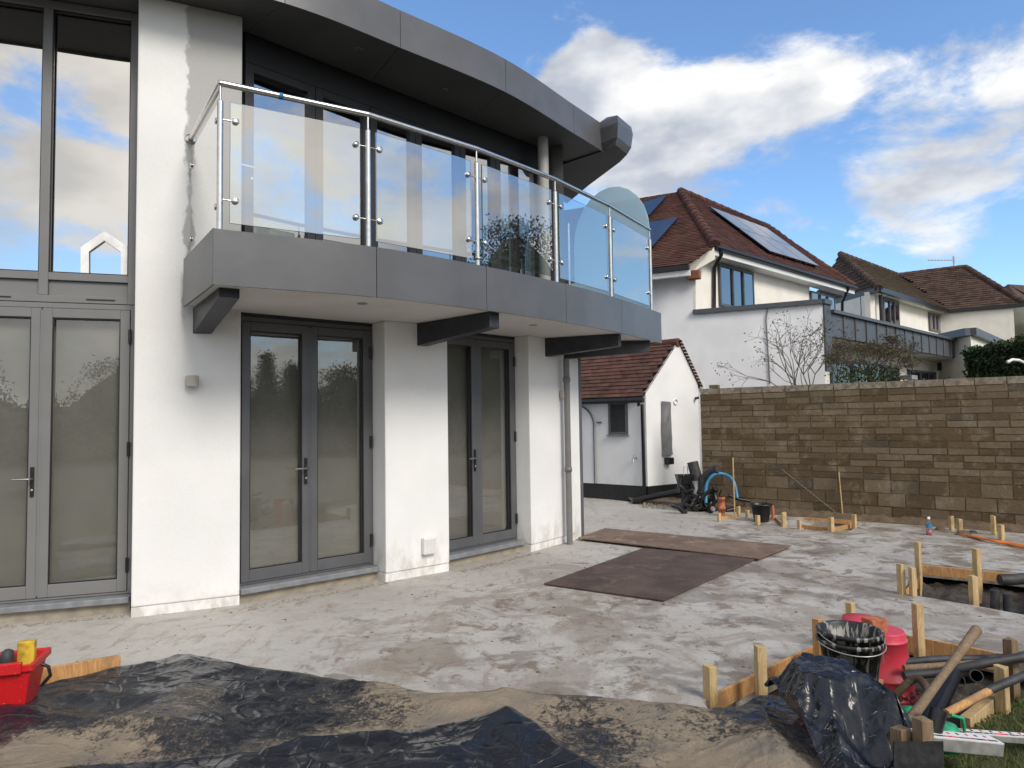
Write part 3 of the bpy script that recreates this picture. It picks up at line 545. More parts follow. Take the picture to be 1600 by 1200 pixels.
# roof ----------------------------------------------------------------
RE=[(-6.5,4.2),(-4.4,4.93),(-3.2,5.3),(-1.96,5.94),(-1.06,6.70),(-.02,7.67),(.86,8.84),(1.34,9.48)]
rb=[(1.0,11.8),(-7.4,8.1)]
RF=MB().prism([off(p,Vector((-.3,.9)),.02) for p in RE]+rb,ZR+.012,ZR+.30).build('roof','alu',H)
# soffit boards with seams
sb=[off(p,Vector((-.3,.9)),.015) for p in RE]; inner=[(-7.4,6.6),(-4.4,6.6),(-3.2,6.6),(-2.49,6.43),(-1.5,7.43),(-.5,8.43),(.5,9.43),(1.05,10.2)]
for i in range(7):
    a_,b_,c_,d_=sb[i],sb[i+1],inner[i+1],inner[i]; cx=lerp(lerp(a_,c_,.5),lerp(b_,d_,.5),.5)
    MB().prism([lerp(p,cx,.004) for p in (a_,b_,c_,d_)],ZR,ZR+.0115).build('soffit_panel','soffit',RF)
MB().prism(inner+[(.95,11.5),(-7.4,8.0)],ZR+.002,ZR+.010).build('inner_soffit','header',RF)
for sg in smooth(RE,8): cpanel(sg,ZR-.03,ZR+.355,.02,'alu',RF)
for x,y in ((694,141),(560,78)):
    p=G(x,y,ZR-.002); MB().lathe(p,[(0,0),(.03,-.001),(.043,-.005),(.046,0)],16).build('downlight','dsteel',RF)
# boxed eave that turns the corner
path=[(1.33,9.46),(1.46,9.26),(1.68,9.61),(1.62,9.9),(1.27,10.9),(1.0,11.8)]
prof=[(0,ZR-.02),(.06,ZR+.07),(.09,ZR+.26),(.07,ZR+.365),(-.22,ZR+.455)]
nr=[]
for i,p in enumerate(path):
    a_=path[max(0,i-1)]; b_=path[min(len(path)-1,i+1)]; dd=(v2(b_)-v2(a_)).normalized(); nr.append(Vector((dd.y,-dd.x)))
nr[1]=Vector((.35,-.9)); nr[2]=Vector((.93,-.25))
for j in range(len(path)-1):
    m=MB()
    for k in range(len(prof)-1):
        q=lambda i,kk:(path[i][0]+nr[i].x*prof[kk][0],path[i][1]+nr[i].y*prof[kk][0],prof[kk][1])
        m.face([q(j,k),q(j+1,k),q(j+1,k+1),q(j,k+1)])
    m.build('eave_cladding','alu',RF)
MB().prism([(p[0],p[1]) for p in path]+[(.2,10.5)],ZR-.02,ZR+.010).build('eave_soffit','header',RF)
MB().prism([(p[0]-.45,p[1]+.35) for p in path]+[(.2,10.5)],ZR+.30,ZR+.45).build('roof_deck','alu',RF)
# services at the right-hand end of the facade
def dpipe(x,y,z0,z1,r,mat,name='downpipe',br=True,parent=H):
    m=MB(); m.tube([(x,y,z0),(x,y,z1)],r,14)
    o=m.build(name,mat,parent)
    if br:
        for z in (z0+.95,z0+2.1):
            if z<z1: MB().lathe((x,y,z),[(r+.001,-.03),(r+.008,-.03),(r+.008,.03),(r+.001,.03)],14).build('pipe_collar',mat,o)
    return o
p=G(890,850); dpipe(p.x,p.y-.02,0,ZS-.25,.040,'pipe'); p=G(877,843.5); dpipe(p.x,p.y-.0,.02,ZS-.02,.018,'white','waste_pipe',False)
p1=G(905,840); MB().prism([(p1.x-.035,p1.y+.0),(p1.x+.075,p1.y+.05),(p1.x+.075,p1.y+.30),(p1.x-.035,p1.y+.30)],0,ZS-.004).build('grey_panel','alu',H,bevel=.004)
# lamps and vent fixed to the walls
def wlamp(x,y,a,b,label,lid=False):
    p=V(x,y,a,b); n=nrm(a,b); o=thing('wall_light',(p.x,p.y,p.z),label,'wall light','outside wall lights on the white walls')
    q=p-Vector((n.x,n.y,0))*.055; m=MB(); K=18; rr=.055
    pts=[(q.x+rr*math.cos(2*math.pi*k/K),q.y+rr*.9*math.sin(2*math.pi*k/K)) for k in range(K)]; m.prism(pts,p.z-.048,p.z+.048); m.build('lamp_body','beige',o,bevel=.004)
    MB().bar(p-Vector((n.x,n.y,0))*.03,p,.06,.06).build('wall_bracket','beige',o)
wlamp(300,596,a1,b1,'small beige wall light on the white wall between the left and middle French doors')
wlamp(876,616,a3,b3,'small beige wall light beside the grey downpipe at the far end of the house')
p=V(668,852,a2,b2); n=nrm(a2,b2); vo=thing('wall_vent',p,'white plastic vent cover low on the wall between two French doors','vent')
m=MB(); dd=(v2(b2)-v2(a2)).normalized(); d3=Vector((dd.x,dd.y,0)); nn=Vector((-n.x,-n.y,0))
m.bar(p-d3*.075+nn*.03,p+d3*.075+nn*.03,.06,.17,up=(0,0,1)); m.build('vent_body','white',vo,bevel=.01)
for k in range(7): MB().bar(p-d3*(.055-.018*k)+nn*.063+Vector((0,0,-.07)),p-d3*(.055-.018*k)+nn*.063+Vector((0,0,.07)),.006,.006,up=(nn.x,nn.y,0)).build('vent_rib','white',vo)
# rubble and grit along the foot of the doors
for a,b in ((dleft,dr),((-2.45,6.2),(-1.4,7.1)),((-.72,7.5),(.12,8.5))):
    m=MB(); n=nrm(a,b)
    for k in range(140):
        t=random.random(); q=lerp(a,b,t); q=off(q,n,-.17-random.uniform(0,.09)); s_=random.choice((.006,.008,.01,.013,.02)); m.cur=random.random()
        m.mesh([(q[0]+s_*x*random.uniform(.7,1.3),q[1]+s_*y*random.uniform(.7,1.3),s_*z*.8+.003) for x,y,z in ((1,0,0),(-.5,.9,0),(-.5,-.9,0),(0,0,1))],[(0,1,3),(1,2,3),(2,0,3)])
    m.build('gravel','grit',kind='stuff')

mm=MB()
for k in range(650):
    x=random.uniform(-3.2,5.2); y=random.uniform(4.2,11.5)
    if not inpoly(x,y,slab_outer) or inpoly(x,y,pit2) or inpoly(x,y,pit3) or y>8.2+max(0,x)*.9: continue
    if x<-.5+.9*(y-7) and y>6.0: continue
    s_=random.choice((.004,.005,.006,.008,.012)); a=random.uniform(0,6.28); mm.cur=random.random()
    mm.mesh([(x+s_*1.5*math.cos(a+t)*random.uniform(.7,1.3),y+s_*math.sin(a+t)*random.uniform(.7,1.3),.0005) for t in (0,1.5,3.1,4.7)]+[(x,y,s_*.7)],[(0,1,4),(1,2,4),(2,3,4),(3,0,4)])
mm.build('mud_crumbs','crumbs',kind='stuff')

# ================================================================== BLOCK WALL
wA=Vector((3.365,12.375,0)); wB=Vector((6.88,9.57,0)); wd=(wB-wA).normalized(); wn=Vector((-wd.y,wd.x,0)); wn=-wn if wn.y<0 else wn
BW=thing('block_wall',(wA.x,wA.y,0),'long unfinished garden wall of brown concrete blocks with thin upper courses','wall')
LB=(wB-wA).length/12; WL_=LB*13.6
MB().prism([(wA+wn*.009).xy,(wA+wd*WL_+wn*.009).xy,(wA+wd*WL_+wn*.17).xy,(wA+wn*.17).xy],-.1,2.09).build('mortar_core','mortar',BW)
def piece(l,h,dep,seed):
    rr=random.Random(seed); j=lambda:rr.uniform(-.003,.003); vs=[]
    for y in (0,dep):
        for (x,z) in ((0,0),(l/2,0),(l,0),(l,h),(l/2,h),(0,h)): vs.append((x+j(),y+(j()*1.2 if y==0 else 0),z+j()))
    fs=[(0,1,4,5),(1,2,3,4),(11,10,7,6),(10,9,8,7)]+[(0,6,7,1),(1,7,8,2),(2,8,9,3),(3,9,10,4),(4,10,11,5),(5,11,6,0)]
    me=bpy.data.meshes.new('block'); me.from_pydata(vs,[],fs); me.materials.append(M['block']); return me
rows=[(.0,.2,1)]*0
z=-.005; R=[]
for k in range(3): R.append((z,.2,(k%2)*.5)); z+=.2
for k in range(14): R.append((z,.0993,(((13-k)//2)%2)*.5+.0)); z+=.0993
R.append((z,.115,.03))
full={}
cnt=0
for (z0,h,o_) in R:
    x=-o_*LB
    x=-(o_ if o_ else 0)*LB
    while x<WL_:
        x0=max(0,x); x1=min(x+LB,WL_)
        if x1-x0>.05:
            l=round(x1-x0-.016,3); key=(l,h,random.randrange(3)); 
            if key not in full: full[key]=piece(l,h-.014,.10,hash(key)%999)
            if h==.115: full[key].materials[0]=M['blocktop']
            o=inst('block',full[key],BW,frame4(wA+wd*x0+wn*random.uniform(-.004,.004)+Vector((0,0,z0+.005)),wd,wn)); cnt+=1
        x+=LB
# loose brick and pipe end on top of the wall
q=wA+wd*.17; tag(MB().bar(Vector((q.x,q.y,2.125))+wn*.05,Vector((q.x,q.y,2.125))+wn*.05+wd*.16,.10,.06).build('loose_brick','block',origin=(q.x,q.y,2.1),bevel=.004),'loose broken brick lying on the left end of the block wall','brick')

# ================================================================== GARAGE
g0=Vector((1.65,13.85,0)); gc=Vector((2.53,13.1,0)); gr=Vector((3.76,13.97,0)); gs=(gc-g0).normalized(); gg=(gr-gc).normalized()
GA=thing('garage_outbuilding',(2.53,13.1,0),'small white outbuilding with red tiled gable roof and black plinth','outbuilding')
gl=gc-gs*4.2; zE=2.09; apx=V(1059,534,gc.xy,gr.xy); apx.z=3.10; rt=Vector((gr.x,gr.y,zE+.16))
m=MB(); zb=.30
m.face([gl+Vector((0,0,zb)),gc+Vector((0,0,zb)),gc+Vector((0,0,zE)),gl+Vector((0,0,zE))]); m.face([gc+Vector((0,0,zb)),gr+Vector((0,0,zb)),rt,apx,gc+Vector((0,0,zE))])
GW=m.build('wall','render',GA)
MB().face([gr+Vector((0,0,0)),gr-gs*4.2,gr-gs*4.2+Vector((0,0,2.2)),rt]).build('rear_wall','render',GA)
m=MB(); k1=(gc-g0).cross(Vector((0,0,1))).normalized()*.012; 
m.wall(gl.xy,(gc-gs*.0).xy,.1,-.1,zb); m.wall(gc.xy,gr.xy,.1,-.1,zb); m.build('plinth','black',GA)
# roof tiles
def slope_basis(e0,e1,top):
    x=(e1-e0).normalized(); up=(top-e0); up=up-x*up.dot(x); return x,up.normalized(),up.length
ov=.16; sdn=(Vector((apx.x,apx.y,apx.z))-Vector((gc.x,gc.y,zE))).normalized()
e1=Vector((gc.x,gc.y,zE))-sdn*.14+gs*.02; e0=e1-gs*4.2; top1=Vector((apx.x,apx.y,apx.z))+gs*.02
xx,yy,_=slope_basis(e0,e1,top1); yy=(top1-e1).normalized(); Lr=(top1-e1).length
roofb=MB(); nn=xx.cross(yy).normalized(); nn=nn if nn.z>0 else -nn
roofb.face([e0-nn*.01,e1-nn*.01,top1-nn*.01,top1-gs*4.2-nn*.01]); rt2=rt-(apx-rt).normalized()*.1; roofb.face([top1-nn*.01,rt2+gs*.03,rt2-gs*4.2,top1-gs*4.2-nn*.01])
GR_=roofb.build('roof','header',GA)
def tile_mesh(w,l,t,name='roof_tile',mat='tile'):
    me=bpy.data.meshes.new(name); vs=[(0,0,t*1.2),(w/2,0,t*1.45),(w,0,t*1.2),(w,l,0),(w/2,l,0),(0,l,0),(0,0,.0),(w,0,.0)]
    me.from_pydata(vs,[],[(0,1,4,5),(1,2,3,4),(6,7,2,1,0),(7,3,2),(6,0,5)]); me.materials.append(M[mat]); return me
tw_=.172; ex=.105; TM=tile_mesh(tw_-.004,.125,.014); tiles=[]
nrow=int(Lr/ex)+1
for r in range(nrow):
    for c in range(24):
        o=e1+yy*(r*ex)-xx*((c+1)*tw_+(r%2)*tw_/2)+nn*.004
        tiles.append((o,(o-_C).length))
tiles.sort(key=lambda t:t[1]); 
for o,_d in tiles[:290]:
    ob=inst('roof_tile',TM,GR_,frame4(o+nn*random.uniform(0,.004),xx,yy+nn*random.uniform(-.01,.01)))
m=MB()
for o,_d in tiles[290:]:
    m.cur=random.random(); f=frame4(o,xx,yy); m.mesh([f@v.co for v in TM.vertices],[tuple(p.vertices) for p in TM.polygons])
m.build('roof_tiles','tile',GR_,kind='stuff')
# ridge tiles and verge edge
for k in range(9):
    a_=top1-gs*(k*.36); b_=a_-gs*.34; MB().tube([a_+Vector((0,0,-.03)),b_+Vector((0,0,-.03))],.085,10,rs=[.09,.083]).build('ridge_tile','tile',GR_)
m=MB()
for k in range(15):
    t0=k/15; p=Vector(apx).lerp(rt2,t0); q=Vector(apx).lerp(rt2,(k+1)/15); m.cur=random.random(); m.bar(p+gs*.03+Vector((0,0,.015)),q+gs*.03+Vector((0,0,.035)),.10,.016)
m.build('verge_tiles','tile',GR_)
gt=MB(); ea=e1-nn*.02+Vector((0,0,-.05)); out=Vector((gs.y,-gs.x,0)); out=out if out.y<0 else -out
gt.tube([ea+out*.05+gs*.02,ea+out*.05-gs*3],.052,10); gt.build('gutter','black',GA)
dp=gc+out*.05-gs*.05; tb=ea+out*.05-gs*.08
MB().tube([tb,tb+Vector((0,0,-.1)),dp+Vector((0,0,1.85)),dp+Vector((0,0,.08))],.034,10).build('downpipe','black',GA)
# window, door, tap
def onG(x,y,o=0): k=out*o; return V(x,y,(g0+k).xy,(gc+k).xy)
wl,wr=onG(951,650),onG(981,650); zt_=onG(966,628).z; zb_=onG(966,679).z
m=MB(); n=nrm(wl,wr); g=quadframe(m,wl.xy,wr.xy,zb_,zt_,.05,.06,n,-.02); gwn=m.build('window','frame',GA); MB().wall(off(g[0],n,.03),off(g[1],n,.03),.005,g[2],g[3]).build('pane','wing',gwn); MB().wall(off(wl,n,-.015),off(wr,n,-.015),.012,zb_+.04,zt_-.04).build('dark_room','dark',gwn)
MB().wall(off((wl-gs*.02).xy,n,-.06),off((wr+gs*.02).xy,n,-.06),.08,zb_-.035,zb_-.002).build('sill','sill',gwn)
dr0,dr1=onG(900,700).xy,onG(929,700).xy; m=MB(); prf=[]; dw=(v2(dr1)-v2(dr0)).length; d2=(v2(dr1)-v2(dr0)).normalized()
for t in range(0,10): an=R_(90*t/9); prf.append((dw*math.cos(an)*1.0, 1.45+.42*math.sin(an)))
poly=[(dw,.30)]+prf+[(0,.30)]; o3=Vector((dr0[0],dr0[1],0)); D3=Vector((d2.x,d2.y,0)); m.face([o3+D3*s_+out*.03+Vector((0,0,z)) for s_,z in poly]); m.build('arched_door','shade_white',GA)
m=MB(); pts=[o3+D3*(s_+.01)+out*.035+Vector((0,0,z)) for s_,z in poly[:-1]]; m.tube(pts,.012,6); m.build('door_frame','alu',GA)
p=onG(936,660,.02); MB().bar(p-gs*.05,p+gs*.05,.03,.03).build('bracket','frame',GA)
p=onG(994,716,.0); m=MB(); m.tube([p,p+out*.10,p+out*.12+Vector((0,0,-.07))],.018,8); m.bar(p+out*.07+Vector((0,0,.01)),p+out*.07+Vector((0,0,.075)),.02,.02); m.build('tap','silver',GA)
def onGG(x,y): return V(x,y,gc.xy,gr.xy)
nG=nrm(gc,gr); oG=Vector((-nG.x,-nG.y,0))
# draped cover over a tall panel, box, vent, light on the gable
K=10; vs=[];fs=[]
for j in range(25):
    t=j/24; y=627+85*t; xa=1032+1.5*t+.4*math.sin(t*9); xb=1046+3.5*t+.5*math.sin(t*14)
    for i in range(K+1):
        s_=i/K; p=onGG(xa+(xb-xa)*s_,y+(1-s_)*0+4*s_*(.4-t)); vs.append(p+oG*(.015+.07*math.sin(math.pi*min(1,max(0,s_)))**.5+.007*math.sin(t*17+s_*9)*(0<i<K)))
for j in range(24):
    for i in range(K): fs.append((j*(K+1)+i,j*(K+1)+i+1,(j+1)*(K+1)+i+1,(j+1)*(K+1)+i))
cv_=tag(MB().mesh(vs,fs,True).build('covered_panel','cover',origin=onGG(1040,670)),'tall grey sheet wrapped over something fixed to the white gable','cover')
p=onGG(1042,720); MB().bar(p-gg*.075+oG*.06,p+gg*.075+oG*.06,.12,.13).build('meter_box','black',GA,bevel=.01)
p=onGG(1055,628); MB().lathe(p,[(.055,0),(.06,.02),(.045,.025),(.045,.005)],20,axis=oG).build('vent_ring','white',GA)
p=onGG(1087,622); MB().tube([p,p+oG*.10-gg*.05],.028,10).build('gable_light','black',GA)
p=onGG(1094,604); MB().tube([p+Vector((0,0,.1)),p+gg*.08+Vector((0,0,-.1))],.07,12).build('vent_pipe_cap','white',GA)

# ================================================================== NEIGHBOUR HOUSE A
C1=Vector((6.58,14.5,0)); K1=Vector((4.18,15.73,0)); u1=(K1-C1).normalized(); u2=Vector((1.083,1,0)).normalized(); u3=Vector((1.06,1,0)).normalized()
NA=thing('neighbour_house',(4.2,15.8,0),'white neighbouring house with red tiled hipped roof and solar panels','house')
wallL=K1+u1*3.5
def onP(x,y,a,dirv,o=0):
    n=Vector((dirv.y,-dirv.x,0)); n=n if n.y<0 else -n; a=a+n*o; return V(x,y,a.xy,(a+dirv).xy)
n2_=Vector((u2.y,-u2.x,0)); n1_=Vector((u1.y,-u1.x,0)); n1_=n1_ if n1_.y<0 else -n1_; n3_=Vector((u3.y,-u3.x,0)); n3_=n3_ if n3_.y<0 else -n3_; n2_=n2_ if n2_.y<0 else -n2_
zext=onP(1290,473,C1,u1).z
zE1=onP(1120,392,K1,u2,.35).z
# flank and extension walls
MB().face([C1,K1,K1+Vector((0,0,zext)),C1+Vector((0,0,zext))]).build('extension_wall','shade_white',NA)
zf=onP(1087,418,K1,u1).z
m=MB(); m.face([K1,wallL,wallL+Vector((0,0,zf-.05)),K1+Vector((0,0,zf-.05))]); m.build('flank_wall','shade_white',NA)
fe=K1+u2*6.1
m=MB(); m.face([K1+n2_*-.003,fe,fe+Vector((0,0,zE1+.1)),K1+u2*.35+Vector((0,0,zE1+.1)),K1+Vector((0,0,zf-.05))]); m.build('wall','cream',NA)
MB().face([fe,fe+Vector((-3,3,0)),fe+Vector((-3,3,6)),fe+Vector((0,0,zE1))]).build('end_wall','cream',NA)
# parapet capping on the extension
m=MB(); c_=C1+Vector((0,0,zext+.03)); k_=K1+Vector((0,0,zext+.03)); m.bar(c_+n1_*.0,k_,.16,.10); m.build('parapet_cap','zinc',NA)
MB().tube([onP(1199,481,C1,u1,.02),onP(1197,500,C1,u1,.02),onP(1203,600,C1,u1,.02)],.014,6).build('cable','pipe',NA)
# eave: soffit board, gutter
ea_=onP(1117,388,K1,u2,.38); eb_=onP(1336,447,K1,u2,.38); zg=(ea_.z+eb_.z)/2; ea_.z=eb_.z=zg
m=MB(); m.bar(ea_+Vector((0,0,-.12))-n2_*.2,eb_+Vector((0,0,-.12))-n2_*.2,.36,.16); m.build('eave_board','white',NA)
MB().tube([ea_+Vector((0,0,-.02))+n2_*.03,eb_+Vector((0,0,-.02))+n2_*.03],.06,8).build('gutter','black',NA)
for (xa,ya,yb,xo) in ((1127,398,484,1116),(1325,452,504,1316)):
    t_=onP(xa,ya,K1,u2,.40); w_=onP(xo,ya+20,K1,u2,.06); e_=onP(xo,yb,K1,u2,.06); MB().tube([t_+Vector((0,0,.1)),t_,w_,e_],.045,8).build('downpipe','black',NA)
# roof
apA=D(1063,300,20.4); rE=D(1195,349,24.4); rE.z=apA.z; far=eb_.copy()
x2,y2,_l=slope_basis(ea_,eb_,apA); 
def tiled(poly3,xdir,ydir,org,w,ex,t,mat,parent,name='roof_tiles',lift=.01):
    nn=xdir.cross(ydir).normalized(); nn=nn if nn.z>0 else -nn
    P2=[((p-org).dot(xdir),(p-org).dot(ydir)) for p in poly3]; x0=min(p[0] for p in P2); x1=max(p[0] for p in P2); y0=min(p[1] for p in P2); y1=max(p[1] for p in P2)
    m=MB(); r=0; y=y0
    while y<y1:
        x=x0-(w/2 if r%2 else 0)
        while x<x1:
            if inpoly(x+w/2,y+ex*.5,P2):
                m.cur=random.random()*.98+.01; k=random.uniform(0,.006); o=org+xdir*x+ydir*y+nn*(lift+k)
                m.mesh([o+nn*t,o+xdir*(w-.006)+nn*t,o+xdir*(w-.006)+ydir*ex*1.15,o+ydir*ex*1.15,o,o+xdir*(w-.006)],[(0,1,2,3),(4,5,1,0)])
            x+=w
        y+=ex; r+=1
    m.build(name,mat,parent,kind='stuff')
    u=MB(); u.face([p-nn*.004 for p in poly3]); return u.build('roof_plane',mat,parent),nn
polyA=[ea_,eb_,rE,apA]; yA=(apA-ea_)-x2*(apA-ea_).dot(x2); yA.normalize()
_o,nA=tiled(polyA,x2,yA,ea_,.20,.115,.018,'tileA',NA)
# left slope, found from the hip and the flank direction; runs lower than the other eave
nL=(apA-ea_).cross(u1).normalized(); nL=nL if nL.z>0 else -nL
lv=PL(1077,413,ea_,nL); le=lv+u1*4.5; up_=apA+u1*.0; rl=apA+u1*3.6
yL=nL.cross(u1).normalized(); yL=yL if yL.z>0 else -yL
top_l=PL(985,325,ea_,nL)
polyL=[lv,lv+u1*6,lv+u1*6+yL*((apA-lv).dot(yL)),apA,ea_]
tiled(polyL,-u1,yL,lv,.20,.115,.018,'tileA',NA)
MB().bar(lv+Vector((0,0,-.06)),lv+u1*5+Vector((0,0,-.06)),.12,.10).build('left_gutter','black',NA)
MB().bar(lv+Vector((0,0,-.18))-n1_*.06,lv+u1*5+Vector((0,0,-.18))-n1_*.06,.10,.12).build('left_eave_board','white',NA)
# gable piece between the low verge and the corner
MB().face([onP(1087,489,K1,u1,.004),onP(1087,430,K1,u1,.004)+Vector((0,0,0)),Vector((K1.x,K1.y,zf-.05)),Vector((K1.x,K1.y,zext+.1))]).build('verge_panel','cream',NA)
MB().face([lv+u1*.3,ea_-n2_*.02,ea_+Vector((0,0,-.3)),Vector((K1.x,K1.y,zf-.1)),lv+u1*.3+Vector((0,0,-.25))]).build('bargeboard','cream',NA)
cb=onP(1083,430,K1,u1,.1); MB().bar(cb-u1*.16,cb+u1*.12,.2,.20).build('corbel','wood_end',NA,bevel=.02)
def ridge(a,b,n,r,mat,parent):
    for k in range(n):
        p=a.lerp(b,k/n); q=a.lerp(b,(k+.97)/n); MB().tube([p,q],r,8,rs=[r*1.08,r*.94]).build('ridge_tile',mat,parent)
ridge(ea_+Vector((0,0,.03)),apA+Vector((0,0,.03)),17,.12,'tileA',NA); ridge(apA+Vector((0,0,.03)),rE+Vector((0,0,.03)),12,.11,'tileA',NA); ridge(eb_+Vector((0,0,.03)),rE+Vector((0,0,.03)),12,.10,'tileA',NA)
# solar panels
def solar(c4,nx,ny,nn,parent,th=.04,lift=.12):
    A,Bq,C,Dq=[c+nn*lift for c in c4]
    for i in range(nx):
        for j in range(ny):
            f=lambda s,t:(A.lerp(Bq,s)).lerp(Dq.lerp(C,s),t)
            e=.006; s0,s1,t0,t1=i/nx+e,(i+1)/nx-e,j/ny+e,(j+1)/ny-e; q=[f(s0,t0),f(s1,t0),f(s1,t1),f(s0,t1)]
            m=MB(); m.mesh(q+[p-nn*th for p in q],[(0,1,2,3),(7,6,5,4),(0,4,5,1),(1,5,6,2),(2,6,7,3),(3,7,4,0)]); m.build('solar_panel','solar',parent)
    for i in range(5):
        p=Dq.lerp(C,(i+.5)/5)-nn*lift*.6; MB().bar(p-nn*.03,p+nn*.05,.08,.06).build('panel_hook','black',parent)
prA=lambda x,y:PL(x,y,ea_+nA*.12,nA)-nA*.12
solar([prA(1108,322),prA(1198,356),prA(1281,416),prA(1203,392)],3,2,nA,NA)
prL=lambda x,y:PL(x,y,ea_+nL*.12,nL)-nL*.12
solar([prL(985,322),prL(1043,304),prL(1015,335),prL(960,350)],1,1,nL,NA); solar([prL(985,352),prL(1060,339),prL(1020,384),prL(950,395)],1,1,nL,NA)
def window(a,b,z0,z1,parent,panes=3,fw=.055,mat='paleframe',glass='wing'):
    n=nrm(a,b); m=MB(); g=quadframe(m,a,b,z0,z1,fw,.06,n,-.03); 
    for i in range(1,panes):
        c=lerp(g[0],g[1],i/panes); d_=(v2(b)-v2(a)).normalized(); m.wall((c[0]-d_.x*fw*.45-n.x*.03,c[1]-d_.y*fw*.45-n.y*.03),(c[0]+d_.x*fw*.45-n.x*.03,c[1]+d_.y*fw*.45-n.y*.03),.05,g[2],g[3])
    o=m.build('window',mat,parent)
    for i in range(panes):
        p=lerp(g[0],g[1],i/panes); q=lerp(g[0],g[1],(i+1)/panes); MB().wall(off(p,n,.01),off(q,n,.01),.004,g[2],g[3]).build('pane',glass,o)
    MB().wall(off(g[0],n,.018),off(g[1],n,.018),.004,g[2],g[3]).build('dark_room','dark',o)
    return o
for (x0,x1,yt,yb_) in ((1124,1177,413,478),(1266,1303,455,500)):
    p,q=onP(x0,450,K1,u2,.04),onP(x1,450,K1,u2,.04); window(p.xy,q.xy,onP(x0,yb_ if x0<1200 else 498,K1,u2).z,onP(x0,yt,K1,u2).z,NA,3)
# seamed fascia of the flat extension
Cf=onP(1296,520,C1,u3,.0); zf1=onP(1296,489,C1,u3).z; zf0=onP(1296,526,C1,u3).z; tA=((onP(1296,500,C1,u3)-C1).xy.length); tB=((onP(1511,540,C1,u3)-C1).xy.length)
NP=16
MB().face([C1+u3*tA+Vector((0,0,zf0)),C1+u3*tB+Vector((0,0,zf0)),C1+u3*tB+Vector((0,0,zf1)),C1+u3*tA+Vector((0,0,zf1))]).build('fascia_backing','zinc',NA)
for k in range(NP):
    a_=C1+u3*(tA+(tB-tA)*k/NP); b_=C1+u3*(tA+(tB-tA)*(k+1)/NP); m=MB(); m.bar(a_+u3*.02+n3_*.015+Vector((0,0,(zf0+zf1)/2)),b_-u3*.0+n3_*.015+Vector((0,0,(zf0+zf1)/2)),.03,zf1-zf0-.01); m.bar(b_+n3_*.04+Vector((0,0,zf0)),b_+n3_*.04+Vector((0,0,zf1)),.025,.04); m.build('seam_panel','zinc',NA)
m=MB(); m.bar(C1+u3*tA+Vector((0,0,zf1+.03)),C1+u3*(tB+.1)+Vector((0,0,zf1+.03)),.22,.07); m.build('coping','zinc',NA)
m=MB(); m.bar(C1+n3_*.02+Vector((0,0,zext-.72))+u3*.0,C1+u3*tA+n3_*.02+Vector((0,0,zext-.72)),.04,1.46); m.bar(C1+u3*(tA-.02)+Vector((0,0,zext+.03)),C1-u3*.05+Vector((0,0,zext+.03)),.16,.10); m.build('corner_cladding','zinc',NA)
so=C1+u3*tA; se=C1+u3*tB
MB().mesh([so+Vector((0,0,zf0-.02)),se+Vector((0,0,zf0-.02)),se-n3_*2+Vector((0,0,zf0-.02)),so-n3_*2+Vector((0,0,zf0-.02))],[(0,1,2,3)]).build('canopy_soffit','bsoffit',NA)
MB().mesh([so+Vector((0,0,zf1-.1)),se+Vector((0,0,zf1-.1)),se-n3_*4+Vector((0,0,zf1-.1)),so-n3_*4+Vector((0,0,zf1-.1))],[(0,1,2,3)]).build('flat_roof','zinc',NA)
rw=C1-n3_*.75; rs_=rw+u3*.0; re_=rw+u3*(tB-.4)
MB().face([rs_,re_,re_+Vector((0,0,zf0)),rs_+Vector((0,0,zf0))]).build('garden_wall_face','cream',NA)
for (x0,x1,yt,yb_,pn) in ((1300,1405,561,640,4),(1421,1464,578,640,3)):
    p,q=onP(x0,600,rw,u3,.05),onP(x1,600,rw,u3,.05); window(p.xy,q.xy,.1,onP(x0,yt,rw,u3).z,NA,pn,.07,glass='lowglass')
p,q=onP(1502,600,C1,u3),onP(1510,600,C1,u3); MB().wall(p.xy,q.xy,.9,0,zf0-.021).build('end_pier','cream',NA)
p=onP(1473,573,rw,u3,.25); MB().bar(p-u3*.2,p+u3*.2,.2,.25).build('wall_speaker','black',NA)
p=onP(1420,590,rw,u3,.3); MB().bar(p-u3*.25,p+u3*.25,.3,.12).build('bench_top','silver',NA)

# ================================================================== NEIGHBOUR HOUSE B
NB=thing('far_house',(14,26,0),'cream house with brown mossy hipped roofs behind the grey clad extension','house')
b0=D(1373,447,26); b0.z=6.35; bv=D(1481,486,31.9); bv.z=6.35; ub=(bv-b0).normalized(); nb=Vector((ub.y,-ub.x,0)); nb=nb if nb.y<0 else -nb
pk=D(1313,397,31.0); re=D(1403,428,36.0); re.z=pk.z; ww=D(1508,414,34.2); ww.z=pk.z; rh=D(1680,500,29.5); rh.z=6.35; br=D(1600,470,30.3); br.z=6.35
lf=D(1260,470,31.0); lf.z=6.35
def tslope(poly,mat):
    e=(poly[1]-poly[0]).normalized(); y=(poly[2]-poly[0]); y=(y-e*y.dot(e)).normalized(); return tiled(poly,e,y,poly[0],.30,.20,.03,mat,NB)
tslope([b0,bv,re,pk],'tileB'); tslope([lf,b0,pk],'tileB2'); tslope([bv,br,ww,re],'tileB2'); tslope([br,rh+Vector((4,6,0)),ww+Vector((4,6,0)),ww],'tileB2')
ridge(b0.copy(),pk,14,.14,'tileB2',NB); ridge(pk,re,14,.13,'tileB2',NB); ridge(re,ww,9,.13,'tileB2',NB); ridge(br+Vector((0,0,.02)),ww,12,.15,'tileB2',NB)
wb0=b0-nb*.4+ub*.2; wbv=bv-nb*.4
m=MB(); m.wall(wb0.xy,wbv.xy,.2,-.3,6.3); NBW=m.build('wall','cream',NB)
brw=br+Vector((-.3,.25,0)); bvw=wbv
